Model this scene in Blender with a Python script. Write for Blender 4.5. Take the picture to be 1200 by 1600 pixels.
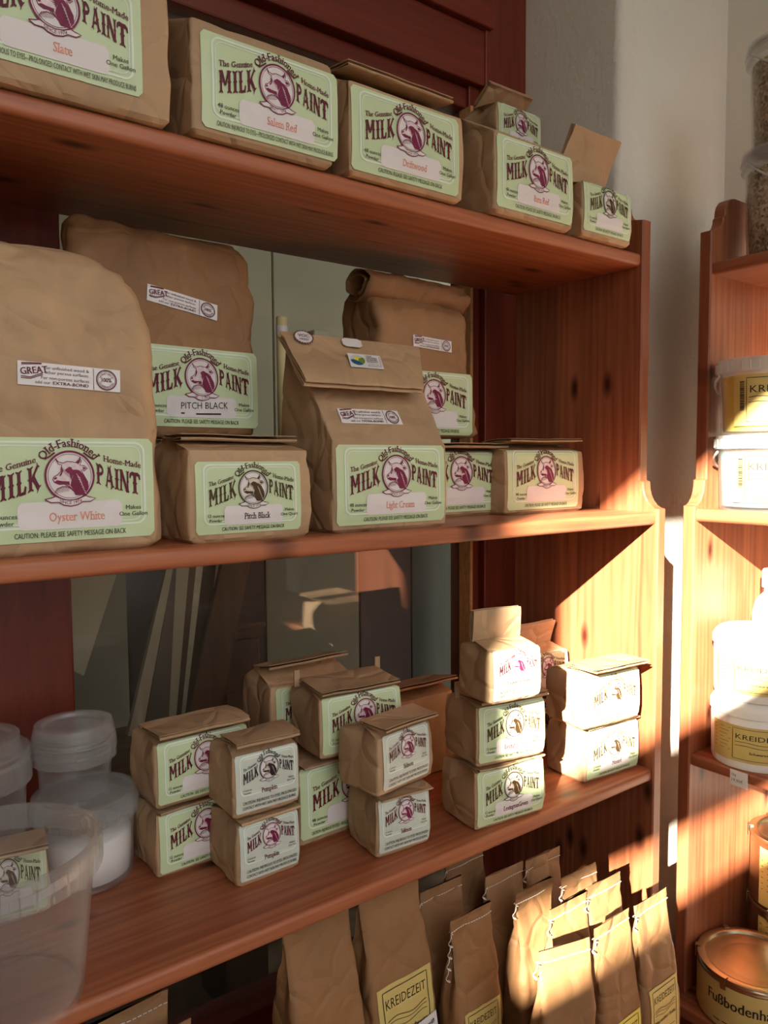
import bpy, bmesh, math, random
import numpy as np
from mathutils import Vector, Matrix, noise
from mathutils.geometry import tessellate_polygon

S = bpy.context.scene
COL = S.collection
for o in list(bpy.data.objects):
    bpy.data.objects.remove(o)

# ------------------------------------------------------------------ camera
CAM = np.array([-0.9508, -0.9007, 0.0733])
YAW, PITCH, ROLL, FPX = 0.6429, -0.0658, -0.0064, 1202.4
def _axes():
    cy, sy = math.cos(YAW), math.sin(YAW)
    f = np.array([sy*math.cos(PITCH), cy*math.cos(PITCH), math.sin(PITCH)])
    r = np.array([cy, -sy, 0.0]); u = np.cross(r, f)
    return (math.cos(ROLL)*r+math.sin(ROLL)*u, -math.sin(ROLL)*r+math.cos(ROLL)*u, f)
AX = _axes()
cd = bpy.data.cameras.new('camera'); cam = bpy.data.objects.new('camera', cd); COL.objects.link(cam)
cd.sensor_fit = 'VERTICAL'; cd.sensor_height = 24.0; cd.lens = 24.0*FPX/1600.0; cd.clip_start = 0.02
M = Matrix.Identity(4)
for i in range(3):
    M[i][0] = AX[0][i]; M[i][1] = AX[1][i]; M[i][2] = -AX[2][i]; M[i][3] = CAM[i]
cam.matrix_world = M
S.camera = cam

# ------------------------------------------------------------------ light
w = bpy.data.worlds.new('sky'); S.world = w; w.use_nodes = True
bg = w.node_tree.nodes['Background']
bg.inputs[0].default_value = (0.96, 0.97, 0.98, 1); bg.inputs[1].default_value = 2.25
SUN = Vector((1.746, 1.0, -0.833)).normalized()
sd = bpy.data.lights.new('sun', 'SUN'); so = bpy.data.objects.new('sun', sd); COL.objects.link(so)
sd.energy = 48.0; sd.angle = math.radians(0.55); sd.color = (1.0, 0.91, 0.76)
so.rotation_euler = SUN.to_track_quat('-Z', 'Y').to_euler(); so.location = (-4, -3.5, 4)
S.view_settings.view_transform = 'Standard'; S.view_settings.look = 'None'
S.view_settings.gamma = 1.0; S.view_settings.use_curve_mapping = False
S.view_settings.exposure = 0.0

# ------------------------------------------------------------------ pixel helpers (a pixel is only a direction)
def ray(u, v):
    return (u-600)/FPX*AX[0]-(v-800)/FPX*AX[1]+AX[2]
def un(u, v, ax, val):
    d = ray(u, v); s = (val-CAM[ax])/d[ax]
    return CAM+s*d
def un_vert(u, v, P, yaw):
    n = np.array([-math.sin(yaw), math.cos(yaw), 0]); d = ray(u, v)
    return CAM+d*(n@(np.asarray(P)-CAM))/(n@d)

# ------------------------------------------------------------------ mesh helpers
class MB:
    def __init__(s): s.v = []; s.f = []; s.m = []
    def add(s, vs, fs, m=0):
        b = len(s.v); s.v.extend([tuple(map(float, q)) for q in vs])
        for f in fs: s.f.append(tuple(b+i for i in f)); s.m.append(m)
    def box(s, x0, x1, y0, y1, z0, z1, m=0):
        v = [(x, y, z) for x in (x0, x1) for y in (y0, y1) for z in (z0, z1)]
        s.add(v, [(0,1,3,2),(4,6,7,5),(0,4,5,1),(2,3,7,6),(0,2,6,4),(1,5,7,3)], m)
    def obox(s, o, ex, ey, ez, m=0):
        o, ex, ey, ez = map(np.asarray, (o, ex, ey, ez))
        v = [o+a*ex+b*ey+c*ez for a in (0,1) for b in (0,1) for c in (0,1)]
        s.add(v, [(0,1,3,2),(4,6,7,5),(0,4,5,1),(2,3,7,6),(0,2,6,4),(1,5,7,3)], m)
    def prism(s, poly, fn0, fn1, m=0):
        n = len(poly); v = [fn0(q) for q in poly]+[fn1(q) for q in poly]
        t = tessellate_polygon([[Vector((q[0], q[1], 0)) for q in poly]])
        fs = [tuple(a) for a in t]+[tuple(n+i for i in reversed(a)) for a in t]
        fs += [(i, (i+1) % n, n+(i+1) % n, n+i) for i in range(n)]
        s.add(v, fs, m)
    def lathe(s, prof, c=(0,0,0), n=48, m=0, close=False):
        v = []
        for (r, z) in prof:
            for k in range(n):
                a = 2*math.pi*k/n; v.append((c[0]+r*math.cos(a), c[1]+r*math.sin(a), c[2]+z))
        fs = []; L = len(prof)
        for i in range(L-1 if not close else L):
            j = (i+1) % L
            for k in range(n):
                fs.append((i*n+k, i*n+(k+1) % n, j*n+(k+1) % n, j*n+k))
        s.add(v, fs, m)
    def tube(s, pts, r, n=8, m=0):
        pts = [Vector(q) for q in pts]; v = []; up = Vector((0.13, 0.21, 1)).normalized()
        for i, q in enumerate(pts):
            t = (pts[min(i+1, len(pts)-1)]-pts[max(i-1, 0)]).normalized()
            a = t.cross(up)
            if a.length < 1e-4: a = t.cross(Vector((1, 0, 0)))
            a.normalize(); b = t.cross(a)
            for k in range(n):
                g = 2*math.pi*k/n; v.append(q+r*(math.cos(g)*a+math.sin(g)*b))
        fs = [(i*n+k, i*n+(k+1) % n, (i+1)*n+(k+1) % n, (i+1)*n+k) for i in range(len(pts)-1) for k in range(n)]
        fs += [tuple(range(n))[::-1], tuple((len(pts)-1)*n+k for k in range(n))]
        s.add(v, fs, m)
    def build(s, name, mats, parent=None, smooth=False, bevel=0.0, recalc=True, angle=None):
        me = bpy.data.meshes.new(name); me.from_pydata(s.v, [], s.f)
        if not isinstance(mats, (list, tuple)): mats = [mats]
        for q in mats: me.materials.append(q)
        me.polygons.foreach_set('material_index', s.m)
        if recalc:
            bm = bmesh.new(); bm.from_mesh(me); bmesh.ops.recalc_face_normals(bm, faces=bm.faces); bm.to_mesh(me); bm.free()
        if smooth: me.polygons.foreach_set('use_smooth', [True]*len(me.polygons))
        if angle is not None:
            try: me.set_sharp_from_angle(angle=angle)
            except Exception: pass
        me.update()
        o = bpy.data.objects.new(name, me); COL.objects.link(o)
        if parent: o.parent = parent
        if bevel:
            b = o.modifiers.new('bevel', 'BEVEL'); b.width = bevel; b.segments = 2; b.limit_method = 'ANGLE'
        return o
def tag(o, label=None, cat=None, group=None, kind=None):
    if label: o['label'] = label
    if cat: o['category'] = cat
    if group: o['group'] = group
    if kind: o['kind'] = kind
    return o
def thing(name, label, cat, loc=(0,0,0), rotz=0.0, group=None):
    o = bpy.data.objects.new(name, None); COL.objects.link(o); o.empty_display_size = 0.02
    o.location = tuple(map(float, loc)); o.rotation_euler = (0, 0, rotz)
    return tag(o, label, cat, group)

# ------------------------------------------------------------------ materials
def srgb(r, g, b):
    f = lambda c: (c/255/12.92) if c/255 <= .04045 else ((c/255+.055)/1.055)**2.4
    return (f(r), f(g), f(b), 1)
def new_mat(name):
    m = bpy.data.materials.new(name); m.use_nodes = True
    nt = m.node_tree; return m, nt, nt.nodes['Principled BSDF']
def N(nt, t, **kw):
    n = nt.nodes.new(t)
    for k, v in kw.items(): setattr(n, k, v)
    return n
def mixc(nt, fac, a, b, blend='MIX'):
    n = N(nt, 'ShaderNodeMix', data_type='RGBA', blend_type=blend)
    for sock, val in ((0, fac), (6, a), (7, b)):
        if hasattr(val, 'links'): nt.links.new(val, n.inputs[sock])
        else: n.inputs[sock].default_value = val
    return n.outputs[2]
def ramp(nt, src, stops):
    n = N(nt, 'ShaderNodeValToRGB'); e = n.color_ramp.elements
    e[0].position, e[0].color = stops[0]; e[1].position, e[1].color = stops[-1]
    for p_, c_ in stops[1:-1]:
        k = e.new(p_); k.color = c_
    nt.links.new(src, n.inputs[0]); return n.outputs[0]
def coords(nt, scale, rnd=1.0):
    tc = N(nt, 'ShaderNodeTexCoord'); oi = N(nt, 'ShaderNodeObjectInfo')
    mu = N(nt, 'ShaderNodeVectorMath', operation='SCALE'); mu.inputs[0].default_value = (3.1*rnd, 5.7*rnd, 7.3*rnd)
    nt.links.new(oi.outputs['Random'], mu.inputs['Scale'])
    ad = N(nt, 'ShaderNodeVectorMath', operation='ADD')
    nt.links.new(tc.outputs['Object'], ad.inputs[0]); nt.links.new(mu.outputs[0], ad.inputs[1])
    mp = N(nt, 'ShaderNodeMapping'); mp.inputs['Scale'].default_value = scale
    nt.links.new(ad.outputs[0], mp.inputs[0]); return mp.outputs[0], oi
def noise_tex(nt, vec, scale, detail=4, rough=.55, dist=0.0):
    n = N(nt, 'ShaderNodeTexNoise'); n.inputs['Scale'].default_value = scale; n.inputs['Detail'].default_value = detail
    n.inputs['Roughness'].default_value = rough; n.inputs['Distortion'].default_value = dist
    nt.links.new(vec, n.inputs['Vector']); return n.outputs['Fac']
def bump(nt, h, strength, dist, bsdf):
    b = N(nt, 'ShaderNodeBump'); b.inputs['Strength'].default_value = strength; b.inputs['Distance'].default_value = dist
    nt.links.new(h, b.inputs['Height']); nt.links.new(b.outputs[0], bsdf.inputs['Normal'])
def W1(v): return (v, v, v, 1)

def wood(name, light, mid, dark, axis=0, knots=0.055, rough=.42, seedrnd=1.0):
    m, nt, b = new_mat(name)
    sc = [1.0, 1.0, 1.0]; sc[axis] = 0.055
    v, oi = coords(nt, sc, seedrnd)
    # warp around knots
    kv = N(nt, 'ShaderNodeTexVoronoi', feature='F1'); kv.inputs['Scale'].default_value = 1.0
    kv.voronoi_dimensions = '2D'
    ks = [10.0, 10.0, 10.0]; ks[axis] = 4.2
    v2, _ = coords(nt, ks, seedrnd)
    sp_ = N(nt, 'ShaderNodeSeparateXYZ'); cb_ = N(nt, 'ShaderNodeCombineXYZ'); nt.links.new(v2, sp_.inputs[0])
    nt.links.new(sp_.outputs[0 if axis == 1 else 1], cb_.inputs[0]); nt.links.new(sp_.outputs[axis], cb_.inputs[1])
    nt.links.new(cb_.outputs[0], kv.inputs['Vector'])
    g1 = noise_tex(nt, v, 26, 5, .6, .8); g2 = noise_tex(nt, v, 150, 3, .6, .3)
    wv = N(nt, 'ShaderNodeTexWave', wave_type='BANDS', bands_direction='Y' if axis != 1 else 'X')
    wv.inputs['Scale'].default_value = 22; wv.inputs['Distortion'].default_value = 9; wv.inputs['Detail'].default_value = 2
    wv.inputs['Detail Scale'].default_value = 1.2
    nt.links.new(v, wv.inputs['Vector'])
    c = ramp(nt, g1, [(.30, mid), (.52, light), (.72, mid)])
    c = mixc(nt, .30, c, mixc(nt, wv.outputs['Fac'], light, dark))
    c = mixc(nt, .22, c, ramp(nt, g2, [(.35, dark), (.6, light)]))
    tone = ramp(nt, oi.outputs['Random'], [(0.0, W1(.80)), (1.0, W1(1.12))])
    c = mixc(nt, 1.0, c, tone, 'MULTIPLY')
    if knots:
        km = ramp(nt, kv.outputs['Distance'], [(knots*.4, W1(.95)), (knots, W1(.6)), (knots*1.9, W1(.0))])
        c = mixc(nt, km, c, (dark[0]*.30, dark[1]*.22, dark[2]*.22, 1))
    nt.links.new(c, b.inputs['Base Color']); b.inputs['Roughness'].default_value = rough
    b.inputs['Specular IOR Level'].default_value = .4
    bump(nt, g2, .12, .0006, b)
    return m
PL, PM, PD = srgb(176, 106, 70), srgb(149, 79, 51), srgb(100, 47, 32)
pine_x = wood('pine_boards_along', PL, PM, PD, 0)
pine_y = wood('pine_boards_deep', PL, PM, PD, 1)
pine_z = wood('pine_boards_upright', PL, PM, PD, 2)
RL, RM_, RD = srgb(122, 48, 28), srgb(104, 36, 20), srgb(66, 20, 12)
redwood_x = wood('red_stained_wood_rail', RL, RM_, RD, 0, knots=0, rough=.4)
redwood_z = wood('red_stained_wood_stile', RL, RM_, RD, 2, knots=0, rough=.4)
dark_wood = wood('dark_old_wood', srgb(92, 70, 48), srgb(70, 52, 36), srgb(40, 28, 20), 2, knots=0)
pale_wood = wood('pale_stool_wood', srgb(214, 160, 104), srgb(196, 136, 82), srgb(150, 92, 50), 0, knots=0)

def kraft(name, col, var=.12):
    m, nt, b = new_mat(name)
    v, oi = coords(nt, (1, 1, 1))
    a = noise_tex(nt, v, 9, 4, .6); f = noise_tex(nt, v, 420, 2, .5)
    vs, _ = coords(nt, (1, 1, .12)); s = noise_tex(nt, vs, 260, 2, .5)
    lo = tuple(x*(1-var*1.6) for x in col[:3])+(1,); hi = tuple(min(1, x*(1+var)) for x in col[:3])+(1,)
    c = ramp(nt, a, [(.3, lo), (.7, hi)])
    c = mixc(nt, .16, c, ramp(nt, s, [(.3, lo), (.7, hi)]), 'MULTIPLY')
    c = mixc(nt, 1.0, c, ramp(nt, oi.outputs['Random'], [(0, W1(.9)), (1, W1(1.08))]), 'MULTIPLY')
    nt.links.new(c, b.inputs['Base Color']); b.inputs['Roughness'].default_value = .62
    b.inputs['Specular IOR Level'].default_value = .32
    h = N(nt, 'ShaderNodeMath', operation='ADD'); nt.links.new(f, h.inputs[0]); nt.links.new(s, h.inputs[1])
    # crumple: facets between crease lines
    wn = N(nt, 'ShaderNodeTexNoise'); wn.inputs['Scale'].default_value = 9; nt.links.new(v, wn.inputs['Vector'])
    wm = N(nt, 'ShaderNodeVectorMath', operation='SCALE'); wm.inputs['Scale'].default_value = .10; nt.links.new(wn.outputs['Color'], wm.inputs[0])
    wa = N(nt, 'ShaderNodeVectorMath', operation='ADD'); nt.links.new(v, wa.inputs[0]); nt.links.new(wm.outputs[0], wa.inputs[1])
    vo = N(nt, 'ShaderNodeTexVoronoi', feature='DISTANCE_TO_EDGE'); vo.inputs['Scale'].default_value = 21; nt.links.new(wa.outputs[0], vo.inputs['Vector'])
    vr = ramp(nt, vo.outputs['Distance'], [(0.0, W1(0)), (.16, W1(1))])
    lf_ = noise_tex(nt, v, 26, 2, .5)
    cr = N(nt, 'ShaderNodeMath', operation='MULTIPLY_ADD'); nt.links.new(lf_, cr.inputs[0]); cr.inputs[1].default_value = 1.4; nt.links.new(vr, cr.inputs[2])
    b1_ = N(nt, 'ShaderNodeBump'); b1_.inputs['Strength'].default_value = .55; b1_.inputs['Distance'].default_value = .0022; nt.links.new(cr.outputs[0], b1_.inputs['Height'])
    b2_ = N(nt, 'ShaderNodeBump'); b2_.inputs['Strength'].default_value = .16; b2_.inputs['Distance'].default_value = .0004; nt.links.new(h.outputs[0], b2_.inputs['Height'])
    nt.links.new(b1_.outputs[0], b2_.inputs['Normal']); nt.links.new(b2_.outputs[0], b.inputs['Normal'])
    return m
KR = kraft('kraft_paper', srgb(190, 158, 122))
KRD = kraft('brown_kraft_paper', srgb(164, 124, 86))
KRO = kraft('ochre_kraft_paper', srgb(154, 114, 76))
def plain(name, col, rough=.5, spec=.3, var=0.0, sc=40, metal=0.0, bmp=0.0, bsc=200):
    m, nt, b = new_mat(name)
    b.inputs['Base Color'].default_value = col; b.inputs['Roughness'].default_value = rough
    b.inputs['Specular IOR Level'].default_value = spec; b.inputs['Metallic'].default_value = metal
    v, oi = coords(nt, (1, 1, 1))
    if var:
        n = noise_tex(nt, v, sc, 4)
        c = ramp(nt, n, [(.3, tuple(x*(1-var) for x in col[:3])+(1,)), (.7, tuple(min(1, x*(1+var)) for x in col[:3])+(1,))])
        nt.links.new(c, b.inputs['Base Color'])
    if bmp: bump(nt, noise_tex(nt, v, bsc, 4), bmp, .002, b)
    return m
LABEL = plain('green_label_paper', srgb(200, 215, 170), .38, .45, .04, 14)
LABEL_P = plain('silvery_green_label_paper', srgb(204, 210, 196), .32, .5, .05, 30)
BORDER = plain('label_border_ink', srgb(226, 235, 216), .4, .4, .02)
PANEL = plain('label_panel_paper', srgb(226, 218, 214), .45, .4, .02, 20)
INK = plain('maroon_ink', srgb(96, 22, 40), .5, .3, .1, 60)
INKB = plain('brown_ink', srgb(74, 52, 26), .5, .3, .1, 60)
INKK = plain('dark_ink', srgb(44, 36, 34), .5, .3, .05)
INKG = plain('grey_green_ink', srgb(70, 78, 56), .5, .3, .05)
INKR = plain('red_stamp_ink', srgb(226, 150, 130), .6, .2, .15, 300)
WHITE = plain('white_sticker_paper', srgb(228, 222, 220), .4, .4, .02)
KYEL = plain('ochre_label_paper', srgb(206, 184, 112), .5, .3, .05, 30)
KYEL2 = plain('yellow_label_paper', srgb(222, 206, 96), .5, .3, .05, 30)
KLINE = plain('label_grey_ink', srgb(120, 100, 60), .6, .2, .05)
STRING = plain('cotton_thread', srgb(220, 214, 202), .8, .1, .05)
GREENI = plain('logo_green', srgb(112, 140, 52), .5); BLUEI = plain('logo_blue', srgb(36, 86, 120), .5); YELI = plain('logo_yellow', srgb(226, 214, 80), .5); SKYI = plain('logo_sky', srgb(196, 200, 220), .5)
PLASTER = plain('white_plaster', srgb(226, 222, 210), .85, .2, .03, 6, bmp=.9, bsc=85)
FLOORM = wood('floor_boards', srgb(84, 64, 48), srgb(70, 52, 38), srgb(48, 34, 26), 1)
CEIL = plain('ceiling_paint', srgb(232, 228, 218), .9, .1, .02, 5)
TIN = plain('tinplate', srgb(186, 176, 152), .28, .5, .08, 30, metal=1.0)
TUBW = plain('white_tub_plastic', srgb(236, 234, 228), .35, .5)
POWDER = plain('white_powder', srgb(232, 228, 222), .9, .1, .03, 50)

def plastic(name, col, alpha, rough=.25, trans=.5, refl=.03):
    m, nt, b = new_mat(name); nt.nodes.remove(b)
    out = nt.nodes['Material Output']
    tr = N(nt, 'ShaderNodeBsdfTransparent'); df = N(nt, 'ShaderNodeBsdfDiffuse'); tl = N(nt, 'ShaderNodeBsdfTranslucent'); gl = N(nt, 'ShaderNodeBsdfGlossy')
    df.inputs[0].default_value = col; tl.inputs[0].default_value = col; gl.inputs['Roughness'].default_value = rough
    v, _ = coords(nt, (1, 1, .25)); al = ramp(nt, noise_tex(nt, v, 24, 3), [(.3, W1(alpha*.8)), (.75, W1(min(1, alpha*1.25)))])
    l0 = N(nt, 'ShaderNodeLayerWeight'); l0.inputs[0].default_value = .5
    p0 = N(nt, 'ShaderNodeMath', operation='POWER'); nt.links.new(l0.outputs['Facing'], p0.inputs[0]); p0.inputs[1].default_value = 2.5
    a0 = N(nt, 'ShaderNodeMath', operation='MULTIPLY_ADD', use_clamp=True); nt.links.new(p0.outputs[0], a0.inputs[0]); a0.inputs[1].default_value = 0.0 if alpha < .045 else .32; nt.links.new(al, a0.inputs[2]); al = a0.outputs[0]
    m1 = N(nt, 'ShaderNodeMixShader'); m1.inputs[0].default_value = trans; nt.links.new(df.outputs[0], m1.inputs[1]); nt.links.new(tl.outputs[0], m1.inputs[2])
    m2 = N(nt, 'ShaderNodeMixShader'); nt.links.new(al, m2.inputs[0]); nt.links.new(tr.outputs[0], m2.inputs[1]); nt.links.new(m1.outputs[0], m2.inputs[2])
    lw_ = N(nt, 'ShaderNodeLayerWeight'); lw_.inputs[0].default_value = .5
    pw = N(nt, 'ShaderNodeMath', operation='POWER'); nt.links.new(lw_.outputs['Facing'], pw.inputs[0]); pw.inputs[1].default_value = 5.0
    fr = N(nt, 'ShaderNodeMath', operation='MULTIPLY_ADD'); nt.links.new(pw.outputs[0], fr.inputs[0]); fr.inputs[1].default_value = .9; fr.inputs[2].default_value = refl
    m3 = N(nt, 'ShaderNodeMixShader'); nt.links.new(fr.outputs[0], m3.inputs[0]); nt.links.new(m2.outputs[0], m3.inputs[1]); nt.links.new(gl.outputs[0], m3.inputs[2])
    nt.links.new(m3.outputs[0], out.inputs[0]); return m
CLEAR = plastic('clear_plastic', (.92, .90, .86, 1), .05)
CLEARR = plastic('clear_plastic_rim', (.92, .90, .86, 1), .11)
MILKY = plastic('milky_plastic', (.84, .84, .82, 1), .55)
GLASS = plastic('window_glass', (.55, .56, .5, 1), .04, .02, .5, .05)
def grain_mat():
    m, nt, b = new_mat('grain_flakes'); v, _ = coords(nt, (1, 1, 1))
    vo = N(nt, 'ShaderNodeTexVoronoi'); vo.inputs['Scale'].default_value = 260; nt.links.new(v, vo.inputs['Vector'])
    c = ramp(nt, vo.outputs['Color'], [(.1, srgb(120, 96, 66)), (.5, srgb(186, 164, 128)), (.9, srgb(224, 208, 176))])
    nt.links.new(c, b.inputs['Base Color']); bump(nt, vo.outputs['Distance'], .8, .003, b); b.inputs['Roughness'].default_value = .8
    return m
GRAIN = grain_mat()

# ------------------------------------------------------------------ lettering: text to flat outlines
_tc = {}
def text2d(s, bold=0.0, slab=0.0, squash=1.0):
    key = (s, bold, slab, squash)
    if key in _tc: return _tc[key]
    c = bpy.data.curves.new('t', 'FONT'); c.body = s; c.size = 1.0; c.resolution_u = 2; c.fill_mode = 'BOTH'; c.offset = min(0.0, bold)
    o = bpy.data.objects.new('t', c); COL.objects.link(o)
    dg = bpy.context.evaluated_depsgraph_get(); me = bpy.data.meshes.new_from_object(o.evaluated_get(dg))
    v = np.array([(q.co.x, q.co.y) for q in me.vertices]) if len(me.vertices) else np.zeros((0, 2))
    f = [tuple(q.vertices) for q in me.polygons]
    if slab and len(v):
        cnt = {}
        for q in f:
            for a, b in zip(q, q[1:]+q[:1]):
                k = (min(a, b), max(a, b)); cnt[k] = cnt.get(k, 0)+1
        ex = []; nb = {}
        for (a, b), n in cnt.items():
            if n == 1: nb.setdefault(a, []).append(b); nb.setdefault(b, []).append(a)
        upright = lambda p_, q_: any(abs(v[k][0]-v[p_][0]) < .012 and abs(v[k][1]-v[p_][1]) > .05 for k in nb[p_] if k != q_)
        for (a, b), n in cnt.items():
            if n == 1 and upright(a, b) and upright(b, a) and abs(v[a][1]-v[b][1]) < .004 and .03 < abs(v[a][0]-v[b][0]) < .2:
                y = v[a][1]; x0, x1 = sorted((v[a][0], v[b][0]))
                # ends of upright stems sit at the foot, x height or cap height
                if y < .03 or y > .43: ex.append((x0, x1, y, 1 if y < .03 else -1))
        vv = list(map(tuple, v))
        for x0, x1, y, d in ex:
            k = len(vv); t = .075*d
            vv += [(x0-slab, y), (x1+slab, y), (x1+slab, y+t), (x0-slab, y+t)]; f.append((k, k+1, k+2, k+3))
        v = np.array(vv)
    bpy.data.objects.remove(o); bpy.data.curves.remove(c); bpy.data.meshes.remove(me)
    if bold > 0 and len(v):   # heavier strokes: the same outline printed again, a hair to the side
        n0 = len(v); f = f+[tuple(n0+i for i in q) for q in f]; v = np.concatenate([v, v+np.array([bold*2.2, 0])])
    if len(v): v = v-np.array([v[:, 0].min(), 0])
    v = v*np.array([squash, 1.0]); wd = v[:, 0].max() if len(v) else 0
    _tc[key] = (v, f, wd); return _tc[key]

class Flat:
    """flat print laid out in label units (x 0..aspect, y 0..1)"""
    def __init__(s): s.v = []; s.f = []; s.m = []; s.lift = 0
    def add(s, v, f, m=0):
        b = len(s.v); s.v.extend([(float(q[0]), float(q[1]), s.lift) for q in v])
        for q in f: s.f.append(tuple(b+i for i in q)); s.m.append(m)
    def poly(s, pts, m=0):
        t = tessellate_polygon([[Vector((q[0], q[1], 0)) for q in pts]]); s.add(pts, [tuple(a) for a in t], m)
    def stroke(s, pts, wd, m=0, taper=False):
        n = len(pts); L = []; R_ = []
        for i, q in enumerate(pts):
            a = pts[max(i-1, 0)]; b = pts[min(i+1, n-1)]; dx, dy = b[0]-a[0], b[1]-a[1]; l = math.hypot(dx, dy) or 1
            h = wd/2*(math.sin(math.pi*(i+.25)/(n-.5)) if taper else 1)
            L.append((q[0]-dy/l*h, q[1]+dx/l*h)); R_.append((q[0]+dy/l*h, q[1]-dx/l*h))
        s.add(L+R_, [(i, i+1, n+i+1, n+i) for i in range(n-1)], m)
    def ring(s, c, r0, r1, ex=1.0, n=44, m=0):
        v = [(c[0]+r*math.cos(2*math.pi*k/n), c[1]+ex*r*math.sin(2*math.pi*k/n)) for r in (r0, r1) for k in range(n)]
        s.add(v, [(k, (k+1) % n, n+(k+1) % n, n+k) for k in range(n)], m)
    def disc(s, c, r, ex=1.0, n=40, m=0):
        v = [c]; k0 = 1
        for rr in (.35, .7, 1.0):
            v += [(c[0]+r*rr*math.cos(2*math.pi*k/n), c[1]+ex*r*rr*math.sin(2*math.pi*k/n)) for k in range(n)]
        f = [(0, 1+k, 1+(k+1) % n) for k in range(n)]
        for q in range(2): f += [(1+q*n+k, 1+(q+1)*n+k, 1+(q+1)*n+(k+1) % n, 1+q*n+(k+1) % n) for k in range(n)]
        s.add(v, f, m)
    def text(s, t, x, y, size, align='l', bold=0.0, slab=0.0, squash=1.0, slope=0.0, m=0, width=None, fn=None):
        v, f, wd = text2d(t, bold, slab, squash)
        if not len(v): return
        kx = size if width is None else width/wd
        X = v[:, 0]*kx; Y = v[:, 1]*size; tot = wd*kx
        if fn: q = [fn(a/tot, b) for a, b in zip(X, Y)]
        else:
            ox = {'l': 0, 'c': -tot/2, 'r': -tot}[align]; cs, sn = math.cos(slope), math.sin(slope)
            q = [(x+(a+ox)*cs-b*sn, y+(a+ox)*sn+b*cs) for a, b in zip(X, Y)]
        s.add(q, f, m)
    def grid(s, x0, x1, y0, y1, nx, ny, m=0, cut=0.0):
        v = []; 
        for j in range(ny+1):
            for i in range(nx+1):
                x = x0+(x1-x0)*i/nx; y = y0+(y1-y0)*j/ny
                if cut:   # pull the corners in
                    dx = min(x-x0, x1-x); dy = min(y-y0, y1-y)
                    if dx < cut and dy < cut:
                        t = cut-math.sqrt(max(0, cut*cut-(cut-dx)**2)) 
                        if dy < t: y = y0+t if y-y0 < y1-y else y1-t
                v.append((x, y))
        s.add(v, [(j*(nx+1)+i, j*(nx+1)+i+1, (j+1)*(nx+1)+i+1, (j+1)*(nx+1)+i) for j in range(ny) for i in range(nx)], m)

# western split-serif capitals, drawn as stems, in a 1 x 1 box
def stem(F, p0, p1, wd, fn, spur=True):
    p0 = np.array(p0, float); p1 = np.array(p1, float); d = p1-p0; n = np.array([-d[1], d[0]]); n = n/np.linalg.norm(n)
    wd = wd*1.38
    prof = [(0, .95), (.05, 1.0), (.12, .52), (.44, .5), (.5, .86 if spur else .5), (.56, .5), (.88, .52), (.95, 1.0), (1, .95)]
    v = []
    for t, h in prof:
        c = p0+d*t; v += [fn(*(c-n*wd*h)), fn(*c) if t not in (0, 1) else fn(*(p0+d*(.06 if t == 0 else .94))), fn(*(c+n*wd*h))]
    f = []
    for i in range(len(prof)-1):
        a = 3*i; f += [(a, a+1, a+4, a+3), (a+1, a+2, a+5, a+4)]
    F.add(v, f)
def arcstrip(F, c, r, a0, a1, w0, fn, n=8):
    v = []
    for i in range(n+1):
        a = math.radians(a0+(a1-a0)*i/n)
        for k in (-w0, w0): v.append(fn(c[0]+(r[0]+k)*math.cos(a), c[1]+(r[1]+k*.8)*math.sin(a)))
    F.add(v, [(2*i, 2*i+1, 2*i+3, 2*i+2) for i in range(n)])
def capital(F, ch, x0, x1, yb0, yb1, yt0, yt1):
    def fn(a, b):
        lo = yb0+(yb1-yb0)*a; hi = yt0+(yt1-yt0)*a; return (x0+(x1-x0)*a, lo+(hi-lo)*b)
    if ch == 'M':
        stem(F, (.14, 0), (.14, 1), .12, fn); stem(F, (.86, 0), (.86, 1), .14, fn)
        F.add([fn(.06, 1), fn(.3, 1), fn(.58, .34), fn(.42, .34)], [(0, 1, 2, 3)]); F.add([fn(.74, 1), fn(.92, 1), fn(.58, .34), fn(.44, .34)], [(0, 1, 2, 3)])
    elif ch == 'I': stem(F, (.5, 0), (.5, 1), .34, fn)
    elif ch == 'L':
        stem(F, (.3, 0), (.3, 1), .22, fn); F.add([fn(.3, 0), fn(.9, 0), fn(1, .28), fn(.84, .34), fn(.72, .13), fn(.3, .1)], [(0, 1, 2, 3, 4, 5)])
    elif ch == 'K':
        stem(F, (.2, 0), (.2, 1), .17, fn); stem(F, (.3, .45), (.86, 1), .1, fn, False); stem(F, (.42, .55), (.88, 0), .16, fn, False)
    elif ch == 'P':
        stem(F, (.25, 0), (.25, 1), .2, fn); arcstrip(F, (.4, .72), (.42, .2), -90, 90, .1, fn)
    elif ch == 'A':
        stem(F, (.12, 0), (.48, 1), .1, fn, False); stem(F, (.88, 0), (.5, 1), .17, fn); F.add([fn(.25, .28), fn(.8, .28), fn(.77, .38), fn(.28, .38)], [(0, 1, 2, 3)])
    elif ch == 'N':
        stem(F, (.14, 0), (.14, 1), .12, fn); stem(F, (.88, 0), (.88, 1), .12, fn); F.add([fn(.0, 1), fn(.3, 1), fn(.98, 0), fn(.7, 0)], [(0, 1, 2, 3)])
    elif ch == 'T':
        stem(F, (.5, 0), (.5, .98), .2, fn)
        for s_ in (-1, 1):
            arc = [(.5, .98), (.5+s_*.3, 1.0), (.5+s_*.52, .9), (.5+s_*.55, .7), (.5+s_*.42, .68), (.5+s_*.36, .82), (.5, .84)]
            F.poly([fn(*q) for q in arc])

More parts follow.
